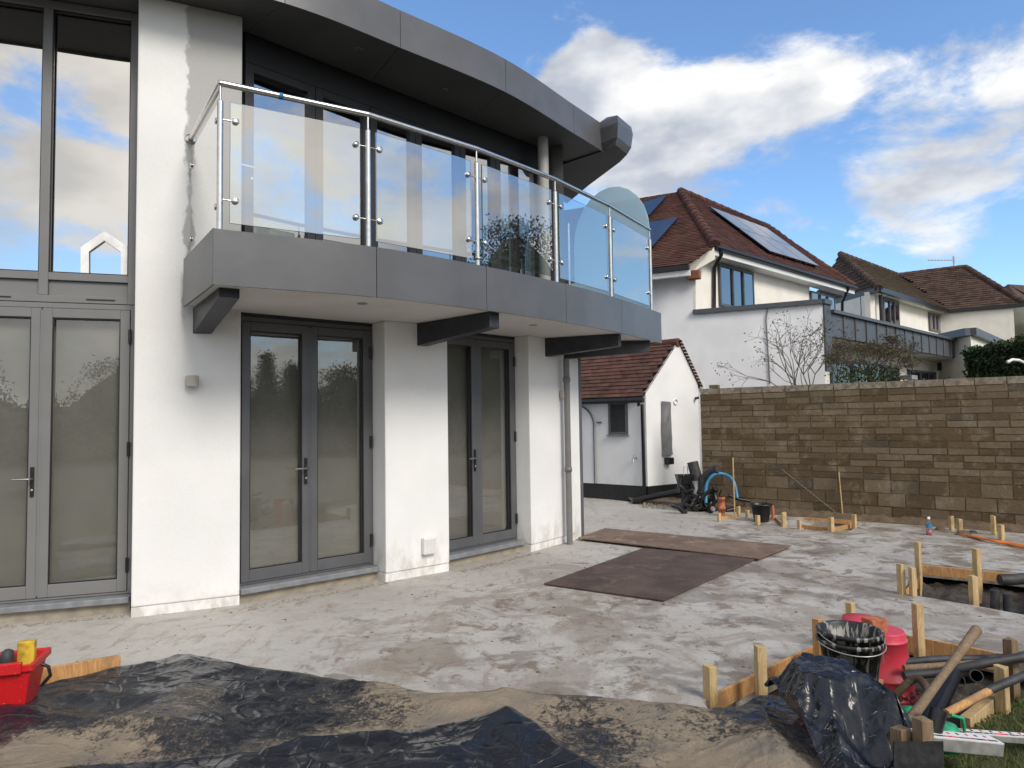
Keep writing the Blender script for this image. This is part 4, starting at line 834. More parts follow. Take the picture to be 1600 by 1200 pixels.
MB().wall(bvw.xy,brw.xy,.2,-.3,6.3).build('wing_wall','cream',NB)
MB().wall(brw.xy,(brw+Vector((4,6,0))).xy,.2,-.3,6.3).build('wing_side_wall','cream',NB)
lw=wb0+(lf-b0).normalized()*5; MB().wall(lw.xy,wb0.xy,.2,-.3,6.3).build('left_wall','cream',NB)
for a_,c_ in ((b0,bv),(bv,br),(lf,b0)): MB().bar(a_+Vector((0,0,-.05)),c_+Vector((0,0,-.05)),.16,.18).build('gutter','black',NB)
for x in (1344,1372):
    p=V(x,500,lw.xy,wb0.xy) if x<1370 else V(x+1,500,(wb0+nb*.1).xy,(wbv+nb*.1).xy); p=p+nb*.1; MB().tube([(p.x,p.y,2.5),(p.x,p.y,6.2)],.07,8).build('downpipe','black',NB)
for (x0,x1,yt,yb_) in ((1381,1405,466,510),(1452,1470,489,516)):
    p,q=V(x0,500,(wb0+nb*.05).xy,(wbv+nb*.05).xy),V(x1,500,(wb0+nb*.05).xy,(wbv+nb*.05).xy); window(p.xy,q.xy,V(x0,yb_,wb0.xy,wbv.xy).z,V(x0,yt,wb0.xy,wbv.xy).z,NB,3,.09,'frame')
MB().face([lf+Vector((0,0,-.12)),b0+Vector((0,0,-.12)),bv+Vector((0,0,-.12)),Vector((40,60,6.23)),Vector((10,60,6.23))]).build('eave_soffit','white',NB); MB().face([bv+Vector((0,0,-.12)),br+Vector((0,0,-.12)),rh+Vector((4,6,-.12)),Vector((40,60,6.23))]).build('eave_soffit','white',NB)
# its flat roofed extension
f0=D(1421,517,23.5); f1_=D(1516,514,20.2); f2_=D(1590,539,27.0); zz=f1_.z
m=MB(); m.face([Vector((f0.x,f0.y,0)),Vector((f1_.x,f1_.y,0)),Vector((f1_.x,f1_.y,zz-.2)),Vector((f0.x,f0.y,zz-.2))]); m.face([Vector((f1_.x,f1_.y,0)),Vector((f2_.x,f2_.y,0)),Vector((f2_.x,f2_.y,zz-.2)),Vector((f1_.x,f1_.y,zz-.2))]); m.build('extension_wall','cream',NB)
m=MB(); m.bar(Vector((f0.x,f0.y,zz-.08)),Vector((f1_.x,f1_.y,zz-.08)),.3,.22); m.bar(Vector((f1_.x,f1_.y,zz-.08)),Vector((f2_.x,f2_.y,zz-.08)),.3,.22); m.build('extension_coping','zinc',NB)
# aerial
ap=D(1490,411,35); m=MB(); m.tube([ap+Vector((0,0,-.6)),ap+Vector((0,0,.35))],.03,6); bx_=ap+Vector((0,0,.15)); m.tube([bx_,bx_+Vector((-1.45,-.2,-.02))],.018,6)
for k in range(8): q=bx_+Vector((-.1-.18*k,-.02*k,0)); m.bar(q+Vector((.02,0,-.05)),q+Vector((-.02,0,.05)),.02,.02)
m.bar(bx_+Vector((.05,0,-.15)),bx_+Vector((.05,0,.18)),.03,.03); m.build('roof_aerial','dsteel',NB)
# third roof at the right edge
NC=thing('distant_house',(38,48,0),'dark roof corner of a further house at the right edge','house')
pk3=D(1575,444,46); c3=[D(1548,462,48),D(1600,478,42),D(1680,500,40),D(1640,470,50)]
m=MB()
for i in range(3): m.cur=.3; m.face([c3[i],c3[i+1],pk3+(Vector((3,1,0)) if i else Vector((0,0,0))),pk3])
m.build('roof','tileB2',NC); MB().wall((c3[1]+Vector((.3,.4,0))).xy,(c3[2]+Vector((0,.4,0))).xy,.3,0,c3[1].z).build('wall','cream',NC); MB().wall((c3[0]+Vector((.3,.2,0))).xy,(c3[1]+Vector((.3,.4,0))).xy,.3,0,c3[1].z).build('left_wall','cream',NC)

# ================================================================== PLANTS BEHIND THE WALL
def leaves(m,pt,n,r,s,flat=1):
    for _ in range(n):
        c=Vector(pt)+Vector((random.gauss(0,r),random.gauss(0,r),random.gauss(0,r*flat))); a=Vector((random.gauss(0,1),random.gauss(0,1),random.gauss(0,1))).normalized()*s; b=a.cross(Vector((random.gauss(0,1),random.gauss(0,1),random.gauss(0,1)))).normalized()*s*.5
        m.cur=random.random()*.95+.02; m.face([c-a,c+b,c+a,c-b])
def shrub(name,base,h,spread,label,leafiness,twigs,crowny=False):
    o=thing(name,base,label,'shrub'); m=MB(); lm=MB(); tips=[]
    def grow(p,dirv,l,r,dep):
        pts=[p]; 
        for k in range(3):
            dirv=(dirv+Vector((random.gauss(0,.16),random.gauss(0,.16),random.gauss(0,.12)))).normalized(); p=p+dirv*l/3; pts.append(p)
        m.tube(pts,r,5,False,rs=[r,r*.9,r*.75,r*.6])
        if dep==0: tips.append(p); return
        for _ in range(random.choice((2,3,3))):
            nd_=(dirv+Vector((random.gauss(0,.48),random.gauss(0,.45),random.gauss(0,.45)+.08))).normalized(); grow(p,nd_,l*random.uniform(.55,.8),r*.62,dep-1)
    for k in range(twigs):
        a=random.uniform(0,6.28); grow(Vector(base)+Vector((random.gauss(0,.06),random.gauss(0,.06),0)),Vector((math.cos(a)*spread,math.sin(a)*spread,1)).normalized(),h*.42,.022,4)
    m.build('branches','twig',o)
    for t in tips:
        if random.random()<leafiness: leaves(lm,t,random.randrange(3,9),.07,.026)
    if lm.v: lm.build('leaves','leafb',o)
    return o
sp=D(1262,600,13.1); random.seed(21); shrub('bare_shrub',(sp.x,sp.y,.75),2.45,.20,'sparse leafless shrub showing over the block wall against the white wall',.35,5)
sp=D(1368,600,13.0); t_=thing('small_tree',(sp.x,sp.y,0),'small flat-topped bare tree with brownish twigs behind the block wall','tree')
m=MB(); m.tube([(sp.x,sp.y,0),(sp.x-.03,sp.y,1.5),(sp.x-.12,sp.y,2.35)],.05,8,rs=[.06,.045,.035]); lm=MB()
def gr2(p,dv,l,r,dep):
    q=p+dv*l*.5+Vector((random.gauss(0,.03),random.gauss(0,.03),random.gauss(0,.02))); e=p+dv*l; m.tube([p,q,e],r,5,False,rs=[r,r*.8,r*.6])
    if dep==0:
        if random.random()<.8: leaves(lm,e,5,.06,.022)
        return
    for _ in range(3):
        d_=(dv+Vector((random.gauss(0,.55),random.gauss(0,.5),random.gauss(0,.25)))).normalized(); 
        if e.z>2.95: d_.z=min(d_.z,.05)
        gr2(e,d_,l*.68,r*.6,dep-1)
for k in range(8):
    a=k*.8; gr2(Vector((sp.x-.1,sp.y,2.2+.03*k)),Vector((math.cos(a)*1.1,math.sin(a)*.8,.62)).normalized(),.34,.016,4)
m.build('trunk','twig',t_); lm.build('crown','leafb',t_)
# ivy-like low growth between
o=thing('dark_bush',D(1330,590,12.6).xy.to_3d(),'dark green low bush against the glazed door behind the wall','bush'); lm=MB()
for k in range(60): q=D(random.uniform(1300,1400),random.uniform(575,610),random.uniform(12.4,13.0)); leaves(lm,q,18,.09,.03)
lm.build('foliage','leafd',o)
hd=thing('evergreen_hedge',D(1560,600,13.5).xy.to_3d(),'clipped dark green laurel hedge behind the right end of the block wall','hedge'); lm=MB()
ha=D(1512,600,15.5); hb=D(1680,600,11.8)
for k in range(9000):
    t=random.random(); q=ha.lerp(hb,t); top=2.92+.10*nz(t*9,0,1,3)+.05*nz(t*40,1,1,3); front=random.random()<.6
    zq=random.uniform(.9,top) if front else top+random.gauss(0,.03); dp_=abs(random.gauss(0,.05)) if front else random.uniform(0,.8)
    nn=Vector((.6,.79,0)); c=Vector((q.x,q.y,zq))+nn*dp_+Vector((random.gauss(0,.03),0,0)); leaves(lm,c,2,.04,.045)
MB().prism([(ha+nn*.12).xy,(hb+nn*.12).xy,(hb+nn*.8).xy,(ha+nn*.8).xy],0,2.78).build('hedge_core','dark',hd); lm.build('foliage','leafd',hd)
p=D(1585,566,10.6); cw=tag(MB().tube([D(1574,566,10.8),D(1582,562,10.8),D(1592,563,10.8),D(1608,570,10.8),D(1612,600,10.8)],.025,8).build('white_arched_pipe','white',origin=p),'thin white arched pipe in front of the hedge above the wall','pipe')

# ================================================================== TREES ACROSS THE GARDEN (seen in the glass)
def tree(x,y,h,w,kind,label):
    o=thing('garden_tree',(x,y,-.3),label,'tree','trees across the garden mirrored in the windows'); m=MB(); m.tube([(x,y,-.3),(x,y,h*.5),(x,y,h*.9)],.15,8,rs=[.2,.13,.05]); m.build('trunk','twig',o); lm=MB()
    n=900 if h>5 else 600
    for k in range(n):
        t=random.random()
        if kind=='fir': r=w*(1-t)*.55*random.random()**.5; zc=h*(.1+.9*t)
        else: 
            th=random.uniform(0,math.pi); r=w*.55*math.sin(th)**.7*random.random()**.4; zc=h*(.55-.45*math.cos(th))
        a=random.uniform(0,6.28); leaves(lm,(x+r*math.cos(a),y+r*math.sin(a),zc),9,.24,.085)
    cm=MB(); K=14; J=9
    vs=[]
    for j in range(J+1):
        for i in range(K):
            a=6.283*i/K; t=j/J; rr=(w*(1-t)*.42 if kind=='fir' else w*.42*math.sin(math.pi*max(.03,min(.97,t)))**.7)*(1+.3*nz(i*1.3,j*1.1,1,x)); vs.append((x+rr*math.cos(a),y+rr*math.sin(a),h*(.1+.84*t)))
    cm.mesh(vs,[(j*K+i,j*K+(i+1)%K,(j+1)*K+(i+1)%K,(j+1)*K+i) for j in range(J) for i in range(K)],True); cm.build('crown_core','farcore',o)
    lm.build('crown','farleaf',o)
TL=[(34,-12,5.2,4,'fir'),(31,-7,4.6,4.5,'r'),(38,-16,6.4,4,'fir'),(29,-14,4.4,5,'r'),(36,-3,5.6,5,'r'),(33,2,5.0,5,'r'),(25,-20,5.0,5,'r'),(20,-26,6.5,5,'fir'),(14,-28,5.4,6,'r'),(8,-30,6.5,5,'fir'),(2,-31,5.0,6,'r'),(-5,-30,6.2,5,'fir'),(25,9,10.5,6.5,'r'),(28,-24,6.3,5,'r'),(40,-22,7,5,'r'),(37,8,6,6,'r')]
_w=['slender','broad','low','tall','ragged','dense','thin','bushy','narrow','wide','leaning','dark','old','young','sparse','spreading']
for _i,(x,y,h,w,k) in enumerate(TL): tree(x,y,h,w,k,_w[_i]+' '+('pointed conifer across the garden, mirrored in the door glass' if k=='fir' else ('big round tree mirrored in the balcony glass' if h>9 else 'rounded tree across the garden, mirrored in the door glass')))
m=MB()
for k in range(4200):
    a=random.uniform(-1.75,.42); rr=random.uniform(29,33); x,y=rr*math.cos(a),rr*math.sin(a); leaves(m,(x,y,random.uniform(0,2.6+.8*nz(a*6,0,1,1))),3,.3,.25)
m.build('far_hedge_foliage','farleaf',kind='stuff')
hc_=MB()
for k in range(80):
    A0=-1.8+2.3*k/80; A1=-1.8+2.3*(k+1)/80; t0=2.6+.7*nz(A0*6,0,1,1); t1=2.6+.7*nz(A1*6,0,1,1); hc_.face([(31.5*math.cos(A0),31.5*math.sin(A0),-.3),(31.5*math.cos(A1),31.5*math.sin(A1),-.3),(31.5*math.cos(A1),31.5*math.sin(A1),t1),(31.5*math.cos(A0),31.5*math.sin(A0),t0)])
    hc_.face([(33*math.cos(A0),33*math.sin(A0),-.3),(33*math.cos(A1),33*math.sin(A1),-.3),(31.5*math.cos(A1),31.5*math.sin(A1),t1),(31.5*math.cos(A0),31.5*math.sin(A0),t0)])
hc_.build('far_hedge_mass','farcore',kind='stuff')

# ================================================================== SHEETS
def ridge_fn(x,y,x0,y0,x1,y1,h,w):
    ax,ay=x1-x0,y1-y0; L2=ax*ax+ay*ay; t=max(0,min(1,((x-x0)*ax+(y-y0)*ay)/L2)); dx,dy=x-x0-ax*t,y-y0-ay*t; d=math.hypot(dx,dy); return h*max(0,1-d/w)**1.3
def interp(pts,x):
    if x<=pts[0][0]: return pts[0][1]
    for i in range(len(pts)-1):
        if x<=pts[i+1][0]: t=(x-pts[i][0])/(pts[i+1][0]-pts[i][0]); return pts[i][1]+(pts[i+1][1]-pts[i][1])*t
    return pts[-1][1]
def gp(x,y,z=.03): q=G(x,y,z); return (q.x,q.y)
def sheet(name,edge,x0,x1,ynear,hfn,mud,nx,ny,label,lip=.0):
    vs=[];mu=[]
    for j in range(ny+1):
        for i in range(nx+1):
            x=x0+(x1-x0)*i/nx; yb=interp(edge,x)+.012*nz(x,0,6,9); t=j/ny; y=yb+(ynear-yb)*t
            z=hfn(x,y,t)+(lip*max(0,1-t/.03)*-1 if lip else 0)
            vs.append(Vector((x,y,z))); mu.append(mud(x,y,z,t))
    fs=[(j*(nx+1)+i,(j+1)*(nx+1)+i,(j+1)*(nx+1)+i+1,j*(nx+1)+i+1) for j in range(ny) for i in range(nx)]
    me=bpy.data.meshes.new(name); me.from_pydata(vs,[],fs); me.materials.append(M['sheet']); at=me.attributes.new('mud','FLOAT','POINT'); at.data.foreach_set('value',mu)
    me.polygons.foreach_set('use_smooth',[True]*len(fs)); o=bpy.data.objects.new(name,me); COL.objects.link(o); s=o.modifiers.new('thick','SOLIDIFY'); s.thickness=.0015; s.offset=0
    tag(o,label,'plastic sheet'); return o
def crease(x,y,s,o):   # sharp straight-ish folds: ridges of warped noise
    wx=x+.10*noise.noise(Vector((x*1.1,y*1.1,o+7))); wy=y+.10*noise.noise(Vector((x*1.3,y*1.3,o+9)))
    a=noise.noise(Vector((wx*s*.8,wy*s*1.3,o))); b=noise.noise(Vector(((wx+wy)*s*1.1,(wy-wx)*s*.9,o+3))); c=noise.noise(Vector((wx*s*3,wy*s*2.2,o+5)))
    return max(0,1-abs(a)*3.2)*.9+max(0,1-abs(b)*4.5)*.7+max(0,1-abs(c)*4)*.25
E1=[(-3.8,3.9)]+[gp(*q) for q in ((0,1100),(45,1072),(190,1036),(290,1023),(360,1033),(480,1048),(560,1064),(700,1086),(760,1087),(830,1082),(900,1088),(980,1093),(1100,1112),(1150,1106),(1215,1084))]
def h1(x,y,t):
    z=.02+.022*nz(x,y,1.6,1)+.012*crease(x,y,1.7,2)+.004*crease(x,y,6,5)
    z+=ridge_fn(x,y,*gp(300,1024),*gp(270,1150),.05,.35)+ridge_fn(x,y,*gp(0,1120),*gp(330,1150),.045,.22)+ridge_fn(x,y,*gp(560,1070),*gp(1100,1125),.045,.3)+ridge_fn(x,y,*gp(330,1090),*gp(900,1110),.02,.14)
    z+=ridge_fn(x,y,*gp(1190,1105),*gp(1215,1200),.07,.28)
    if t<.04: z=z*(t/.04)+.012*(1-t/.04)
    return max(z,.008)
def sst(a,b,x): t=max(0,min(1,(x-a)/(b-a))); return t*t*(3-2*t)
def m1(x,y,z,t):
    q=.36+.50*nz(x,y,1.5,21)
    r=sst(-1.5,-.7,x)
    left=.45*sst(.30,.62,t)-.28*(1-sst(.0,.35,t)); right=.42-.25*(1-sst(0,.06,t))
    return q+left*(1-r)+right*r-.25*sst(.9,1.3,x)
sheet('plastic_sheet',E1,-3.7,1.45,2.3,h1,m1,430,150,'wide muddy black plastic sheet spread over the ground along the slab edge')
E2=[(-3.6,2.6)]+[gp(x,y,.11) for x,y in ((0,1195),(200,1183),(400,1162),(480,1146),(560,1133),(650,1132),(760,1122),(792,1121),(830,1132),(880,1170),(950,1205),(1100,1230))]
pkx,pky=gp(792,1122,.14)
def h2(x,y,t):
    z=.085+.018*nz(x,y,1.8,6)+.016*crease(x,y,1.6,12)+.004*crease(x,y,5,5)
    z+=ridge_fn(x,y,pkx,pky,gp(600,1230,.1)[0],gp(600,1230,.1)[1],.030,.5)+ridge_fn(x,y,pkx,pky,gp(960,1230,.1)[0],gp(960,1230,.1)[1],.040,.24)+ridge_fn(x,y,pkx,pky,gp(830,1260,.1)[0],gp(830,1260,.1)[1],.012,.12)+ridge_fn(x,y,*gp(0,1200,.1),*gp(500,1150,.1),.02,.1)
    return z
sheet('plastic_sheet',E2,-3.6,.75,2.1,h2,lambda x,y,z,t:.02+.22*nz(x,y,1.6,33)+(.25 if t<.07 and x<-1.0 else 0)-(.12 if x>-.6 else 0),330,110,'darker cleaner fold of black plastic sheet lying along the bottom edge',lip=.05)
# heaped sheet at the right, falling from a peak
pcx,pcy=D(1283,1050,3.55).xy; pcz=.30
r1=D(1400,1135,3.15); r0=D(1225,1090,3.5)
def h3(x,y,t):
    d=math.hypot((x-pcx)*1.0,(y-pcy)); a=math.atan2(y-pcy,x-pcx)
    z=.02+pcz*max(0,1-d/.62)**1.15*(1+.10*math.sin(a*7+1)+.06*math.sin(a*15))
    z+=ridge_fn(x,y,pcx,pcy,r1.x,r1.y,.24,.20)*(1 if True else 0)+ridge_fn(x,y,pcx,pcy,gp(1215,1200,.05)[0],gp(1215,1200,.05)[1],.10,.14)+ridge_fn(x,y,pcx,pcy,gp(1330,1250,.05)[0],gp(1330,1250,.05)[1],.08,.12)
    return min(z,.335)+.022*crease(x,y,3,4)+.006*crease(x,y,9,7)+.006*nz(x,y,3,4)
E3=[gp(1195,1108,.04),gp(1230,1085,.08),gp(1270,1060,.1),(pcx,pcy+.07),(pcx+.12,pcy+.02),(r1.x,r1.y+.10),(r1.x+.14,r1.y-.1)]
E3.sort()
sheet('plastic_sheet',E3,E3[0][0],E3[-1][0],2.2,h3,lambda x,y,z,t:.06+.25*nz(x,y,2.2,44)+(.22 if z<.12 else -.10),230,170,'crumpled heap of black plastic sheet beside the stacked buckets')
# small gravel scattered over soil
# ================================================================== TIMBER PEGS AND BOARDS
def peg(x,yb,yt,wpx,label,mat='woodnew',group=None,zb=0.,Y=None,tilt=0,point=False):
    b=G(x,yb,zb) if Y is None else D(x,yb,Y); top=D(x,yt,b.y); w=wpx*b.y/FPX*.92; h=top.z-b.z
    m=MB(); r=random.uniform(-.3,.3)+.35; c,s_=math.cos(r)*w/2/1.15,math.sin(r)*w/2/1.15
    def rg(z,k=1,dx=0): return [(k*(c*i-s_*j)+dx,k*(s_*i+c*j),z) for i,j in ((-1,-1),(1,-1),(1,1),(-1,1))]
    vs=rg(-.16,.6)+rg(-.03)+rg(h*.5,1,tilt*.5)+[(v[0],v[1],v[2]+random.uniform(-.006,.006)) for v in rg(h,.99,tilt)]; vs=[Vector(v)+b for v in vs]
    fs=[(3,2,1,0),(12,13,14,15)]+[(4*l+k,4*l+(k+1)%4,4*l+4+(k+1)%4,4*l+4+k) for l in range(3) for k in range(4)]
    m.mesh(vs,fs); o=m.build('timber_peg',mat,origin=b,bevel=.003); tag(o,label,'wooden peg',group or 'timber pegs knocked in round the slab edges'); return o
PG=[(1110,1091,1040,19,'short thick peg at the near left corner of the right-hand pit'),(1190,1088,1010,18,'tall peg with a nail hole standing against the sloping edge board'),
 (1281,1045,967,16,'peg just left of the stacked black buckets'),(1330,982,941,13,'peg standing behind the black and red buckets'),(1437,1029,943,15,'tall pale peg in front of the far edge board, right of the red bucket'),
 (1409,928,881,11,'leftmost peg at the corner of the trench on the right'),(1427,931,886,10,'second peg from the left at the trench corner'),(1436,905,847,9,'taller peg behind the trench corner pair'),(1528,915,857,11,'peg behind the trench board in the middle of the trench'),(1522,943,900,12,'peg at the front edge of the trench beside two black pipe ends'),
 (1124,815,801,6,'leftmost little peg near the corner of the block wall'),(1154,808,791,6,'little peg between the leftmost peg and the black bucket, taller one'),(1168,809,797,6,'little peg immediately left of the black bucket'),(1184,820,805,7,'little peg in front of the black bucket'),(1225,823,800,8,'peg right of the black bucket'),
 (1249,827,812,6,'short peg on the corner of the shallow pit near the block wall'),(1299,830,808,8,'peg at the front of the shallow pit by the wall'),(1335,825,804,7,'peg at the right end of the shallow pit by the wall'),
 (1487,829,806,7,'left one of two close pegs right of the drinks bottle'),(1500,833,811,8,'right one of two close pegs right of the drinks bottle'),(1553,836,806,7,'muddy peg at the foot of the wall near the orange cable'),(1565,844,820,8,'front peg of the pair by the orange cable')]
for x,yb,yt,w,l in PG: peg(x,yb,yt,w,l,'woodor' if x in(1281,) else 'woodnew')
peg(1582,1078,998,18,'dark rough grained peg at the right edge of the picture by the lawn','wooddark'); peg(1567,1106,1040,19,'pale square peg at the corner of the lawn'); 
peg(1408,1165,1137,26,'squat sawn-off post end at the left end of the white level','wooddark',Y=3.05); peg(1443,1168,1122,26,'splintered post top beside the white level','wooddark',Y=3.0)
def board(p,q,w,h,mat,label,name='edge_board',group='timber edge boards round the pits'):
    o=(Vector(p)+Vector(q))/2; d=Vector(q)-Vector(p); m=MB(); m.bar(p,q,w,h); ob=m.build(name,mat,origin=o,bevel=.003); tag(ob,label,'board',group); return ob
def gz(x,y,z): q=G(x,y,0); return Vector((q.x,q.y,z))
board(gz(1110,1094,-.025),gz(1185,1058,-.02),.022,.10,'woodor','near half of the sloping edge board, left of the tall peg'); board(gz(1194,1054,-.015),gz(1284,1013,-.01),.022,.10,'woodor','far half of the sloping edge board running to the buckets')
fb=[Vector((2.33,4.90,-.03)),Vector((2.62,4.78,-.03)),Vector((3.12,4.45,-.03))]
board(G(1400,992,0)+Vector((0,0,-.045)),G(1578,1027,0)+Vector((0,0,-.045)),.02,.12,'woodor','long orange grained board along the far edge of the right-hand pit')
board(G(1437,883,0)+Vector((0,0,-.045)),G(1638,902,0)+Vector((0,0,-.045)),.025,.10,'woodor','board along the back of the trench on the right')
board(G(1412,926,0)+Vector((0,0,-.04)),G(1436,902,0)+Vector((0,0,-.04)),.02,.08,'woodor','short board closing the left end of the trench')
board(G(1508,1128,0)+Vector((0,0,-.02)),G(1566,1088,0)+Vector((0,0,0)),.05,.09,'woodnew','board between the pit and the lawn corner')
board(G(1384,1068,0)+Vector((0,0,-.05)),G(1405,1120,0)+Vector((0,0,-.03)),.07,.05,'woodnew','pale rough timber offcut lying under the red bucket')
board(G(1368,1050,0)+Vector((0,0,.02)),G(1366,1100,.0)+Vector((0,0,.02)),.09,.06,'woodnew','pale timber block below the stacked black buckets')
board(G(48,1068,.0)+Vector((0,0,.03)),G(188,1042,.0)+Vector((0,0,.03)),.03,.10,'woodor','weathered timber board at the left edge of the plastic sheet')
for (x0,y0,x1,y1,l) in ((1127,812,1152,808,'tiny board between the two leftmost pegs by the wall'),(1222,822,1212,812,'short board right of the black bucket by the wall'),(1252,824,1296,829,'front board of the shallow pit by the wall'),(1256,813,1330,817,'back board of the shallow pit by the wall'),(1302,829,1334,822,'right board of the shallow pit by the wall')):
    a_=G(x0,y0);b_=G(x1,y1); board(a_+Vector((0,0,.01)),b_+Vector((0,0,.01)),.02,.06,'woodor',l)
# ================================================================== MATS ON THE SLAB
def slabmat(pts,z,mat,label):
    m=MB(); m.prism([(G(x,y,z).x,G(x,y,z).y) for x,y in pts],z-.015,z); tag(m.build('ground_mat',mat,bevel=.003),label,'ground mat'); 
slabmat(((850,911),(1037,937),(1182,872),(1005,856)),.022,'matn','dark brown board mat lying nearest the camera on the slab'); slabmat(((903,840),(945,825),(1237,852),(1186,872)),.040,'matf','lighter worn brown board mat lying behind the dark one')
# ================================================================== BUCKETS, TOOLS, PIPES
def bucket(c,rt_,rb_,h,mat,m=None,rim=.012,inv=False):
    prof=[(0,0),(rb_,0),(rb_+.001,.004),(rt_*.97,h-.03),(rt_,h-.03),(rt_+rim,h-.022),(rt_+rim,h-.004),(rt_+rim*.5,h),(rt_,h-.002),(rt_-.006,h-.012),(rb_-.006,.006),(0,.006)]
    if inv: prof=[(r,h-z) for r,z in prof]
    return (m or MB()).lathe(c,prof,36)
c=D(1331,1075,3.9); BK=thing('bucket',c,'upper of two nested black buckets splashed with dried cement','bucket','two nested black buckets')
bx=Vector((c.x,c.y,.065)); bucket(bx+Vector((0,0,.047)),.160,.122,.30,'bucket').build('bucket_shell','bucket',BK)
hm=MB(); K=14; hc=bx+Vector((0,0,.047+.285)); hm.tube([hc+Vector((.172*math.cos(t)*-1,-.172*math.sin(t)*.98,-.055*math.sin(t))) for t in [math.pi*k/K for k in range(K+1)]],.0035,6); hm.build('wire_handle','silver',BK)
BK2=thing('bucket',bx,'lower outer bucket of the nested pair, streaked with dried cement','bucket','two nested black buckets'); bucket(bx,.163,.122,.30,'bucket').build('bucket_shell','bucket',BK2)
hc=bx+Vector((0,0,.282)); MB().tube([hc+Vector((.176*math.cos(t)*-1,-.176*math.sin(t),-.03*math.sin(t))) for t in [math.pi*k/K for k in range(K+1)]],.0035,6).build('wire_handle','silver',BK2)
rc=D(1382,1072,4.25); rc=Vector((rc.x,rc.y,-.08)); RB=thing('bucket',rc,'upturned red plastic bucket beside the black buckets','bucket'); m=MB()
m.lathe(rc,[(.160,0),(.178,.0),(.178,.018),(.166,.022),(.152,.105),(.157,.108),(.157,.116),(.150,.119),(.128,.32),(.133,.322),(.133,.332),(.127,.335),(.126,.337),(.122,.372),(.121,.376),(.116,.380),(.114,.380),(0,.381)],40); m.build('bucket_shell','red',RB)
m=MB(); 
for k in range(60): a=random.uniform(3.5,5.9); leaves(m,rc+Vector((.165*math.cos(a),.165*math.sin(a),.035)),2,.012,.016)
m.build('mud_cake','earth',RB)
bq=rc+Vector((-.085,-.02,.383)); tag(MB().box(bq+Vector((.02,-.02,.025)),.115,.09,.10,.3).build('clay_block','terracotta',origin=bq,bevel=.006),'broken orange clay block standing on the upturned red bucket','brick')
r2=D(1345,985,4.7); tag(MB().lathe(Vector((r2.x,r2.y,-.05)),[(.15,.0),(.12,.26),(.11,.29),(0,.30)],28).build('bucket','red',origin=(r2.x,r2.y,-.05)),'second red bucket mostly hidden behind the black buckets','bucket')
c=G(1190,815); b3_=thing('bucket',c,'clean black bucket standing near the block wall','bucket'); bucket(c+Vector((0,0,.0)),.150,.105,.27,'bucket2').build('bucket_shell','bucket2',b3_)
MB().tube([c+Vector((.16*math.cos(t),.16*math.sin(t),.25-.0*t)) for t in [math.pi*k/10 for k in range(11)]],.004,6).build('wire_handle','silver',b3_)
# pickaxe handle
a_=D(1526,984,3.75); b_=D(1414,1136,3.15); ph=MB(); pts=[a_.lerp(b_,t/6) for t in range(7)]; ph.tube(pts,.02,12,rs=[.027,.024,.021,.019,.020,.022,.024]); tag(ph.build('wooden_pole','wooddark',origin=b_),'long worn wooden tool handle leaning across the pit','tool handle')
# corrugated pipe
def corr(a,b,r,name,label,n=34,mat='black'):
    pts=[];rs=[]
    for k in range(n*2): t=k/(n*2-1); pts.append(a.lerp(b,t)); rs.append(r if k%2 else r*.86)
    tag(MB().tube(pts,r,16,rs=rs,cap=False).build(name,mat,origin=a),label,'pipe')
corr(D(1489,1052,3.75),D(1446,1140,3.25),.042,'corrugated_pipe','black corrugated pipe rising beside the leaning wooden handle')
def hollow(a,b,r,mat,label,name='pipe'):
    d=(b-a).normalized(); m=MB(); m.tube([a,b],r,18,cap=False); m.tube([b,a],r*.84,18,cap=False)
    q=d.to_track_quat('Z','Y').to_matrix(); 
    for e in (a,b):
        ring=[(e+q@Vector((r*math.cos(t),r*math.sin(t),0)),e+q@Vector((r*.84*math.cos(t),r*.84*math.sin(t),0))) for t in [2*math.pi*k/18 for k in range(18)]]
        for k in range(18): x_,y_=ring[k],ring[(k+1)%18]; m.face([x_[0],y_[0],y_[1],x_[1]])
    tag(m.build(name,mat,origin=a),label,'pipe')
hollow(D(1497,1064,3.72),D(1496,1040,4.3)+Vector((0,0,-.10)),.034,'rubber','open end of a black duct just right of the corrugated pipe'); hollow(D(1526,1056,3.80),D(1500,1040,4.4)+Vector((0,0,-.08)),.033,'rubber','round open black duct end, the right-hand one in the pit')
def hose(pts,r,mat,label,name='pipe',n=8):
    pts=[Vector(p) for p in pts]; out_=[]
    for i in range(len(pts)-1):
        p0=pts[max(0,i-1)];p1=pts[i];p2=pts[i+1];p3=pts[min(len(pts)-1,i+2)]
        for k in range(6):
            t=k/6; out_.append(.5*((2*p1)+(p2-p0)*t+(2*p0-5*p1+4*p2-p3)*t*t+(3*p1-p0-3*p2+p3)*t**3))
    out_.append(pts[-1]); tag(MB().tube(out_,r,n).build(name,mat,origin=pts[0]),label,'pipe')
hose([D(1412,1035,4.15),D(1470,1030,4.2),D(1560,1028,4.2),D(1640,1018,4.3)],.024,'rubber','upper black duct lying along the far board in the pit')
hose([D(1412,1044,4.05),D(1500,1038,4.05),D(1640,1028,4.0)],.019,'wooddark','muddy brown rail lying between the black ducts')
hose([D(1412,1056,3.95),D(1470,1050,3.95),D(1540,1036,3.9),D(1640,1020,3.9)],.026,'rubber','lower black duct lying across the pit'); hose([D(1520,1090,3.6),D(1560,1072,3.6),D(1640,1040,3.7)],.022,'rubber','black duct passing behind the pale corner peg')
hose([D(1478,1115,3.35),D(1560,1072,3.65)],.020,'woodor','clean brown wooden pole pointing at the pale corner peg')
hose([D(1395,1090,3.7),D(1430,1060,3.7),D(1450,1080,3.6),D(1440,1100,3.5)],.02,'earth','muddy curled root behind the red bucket')
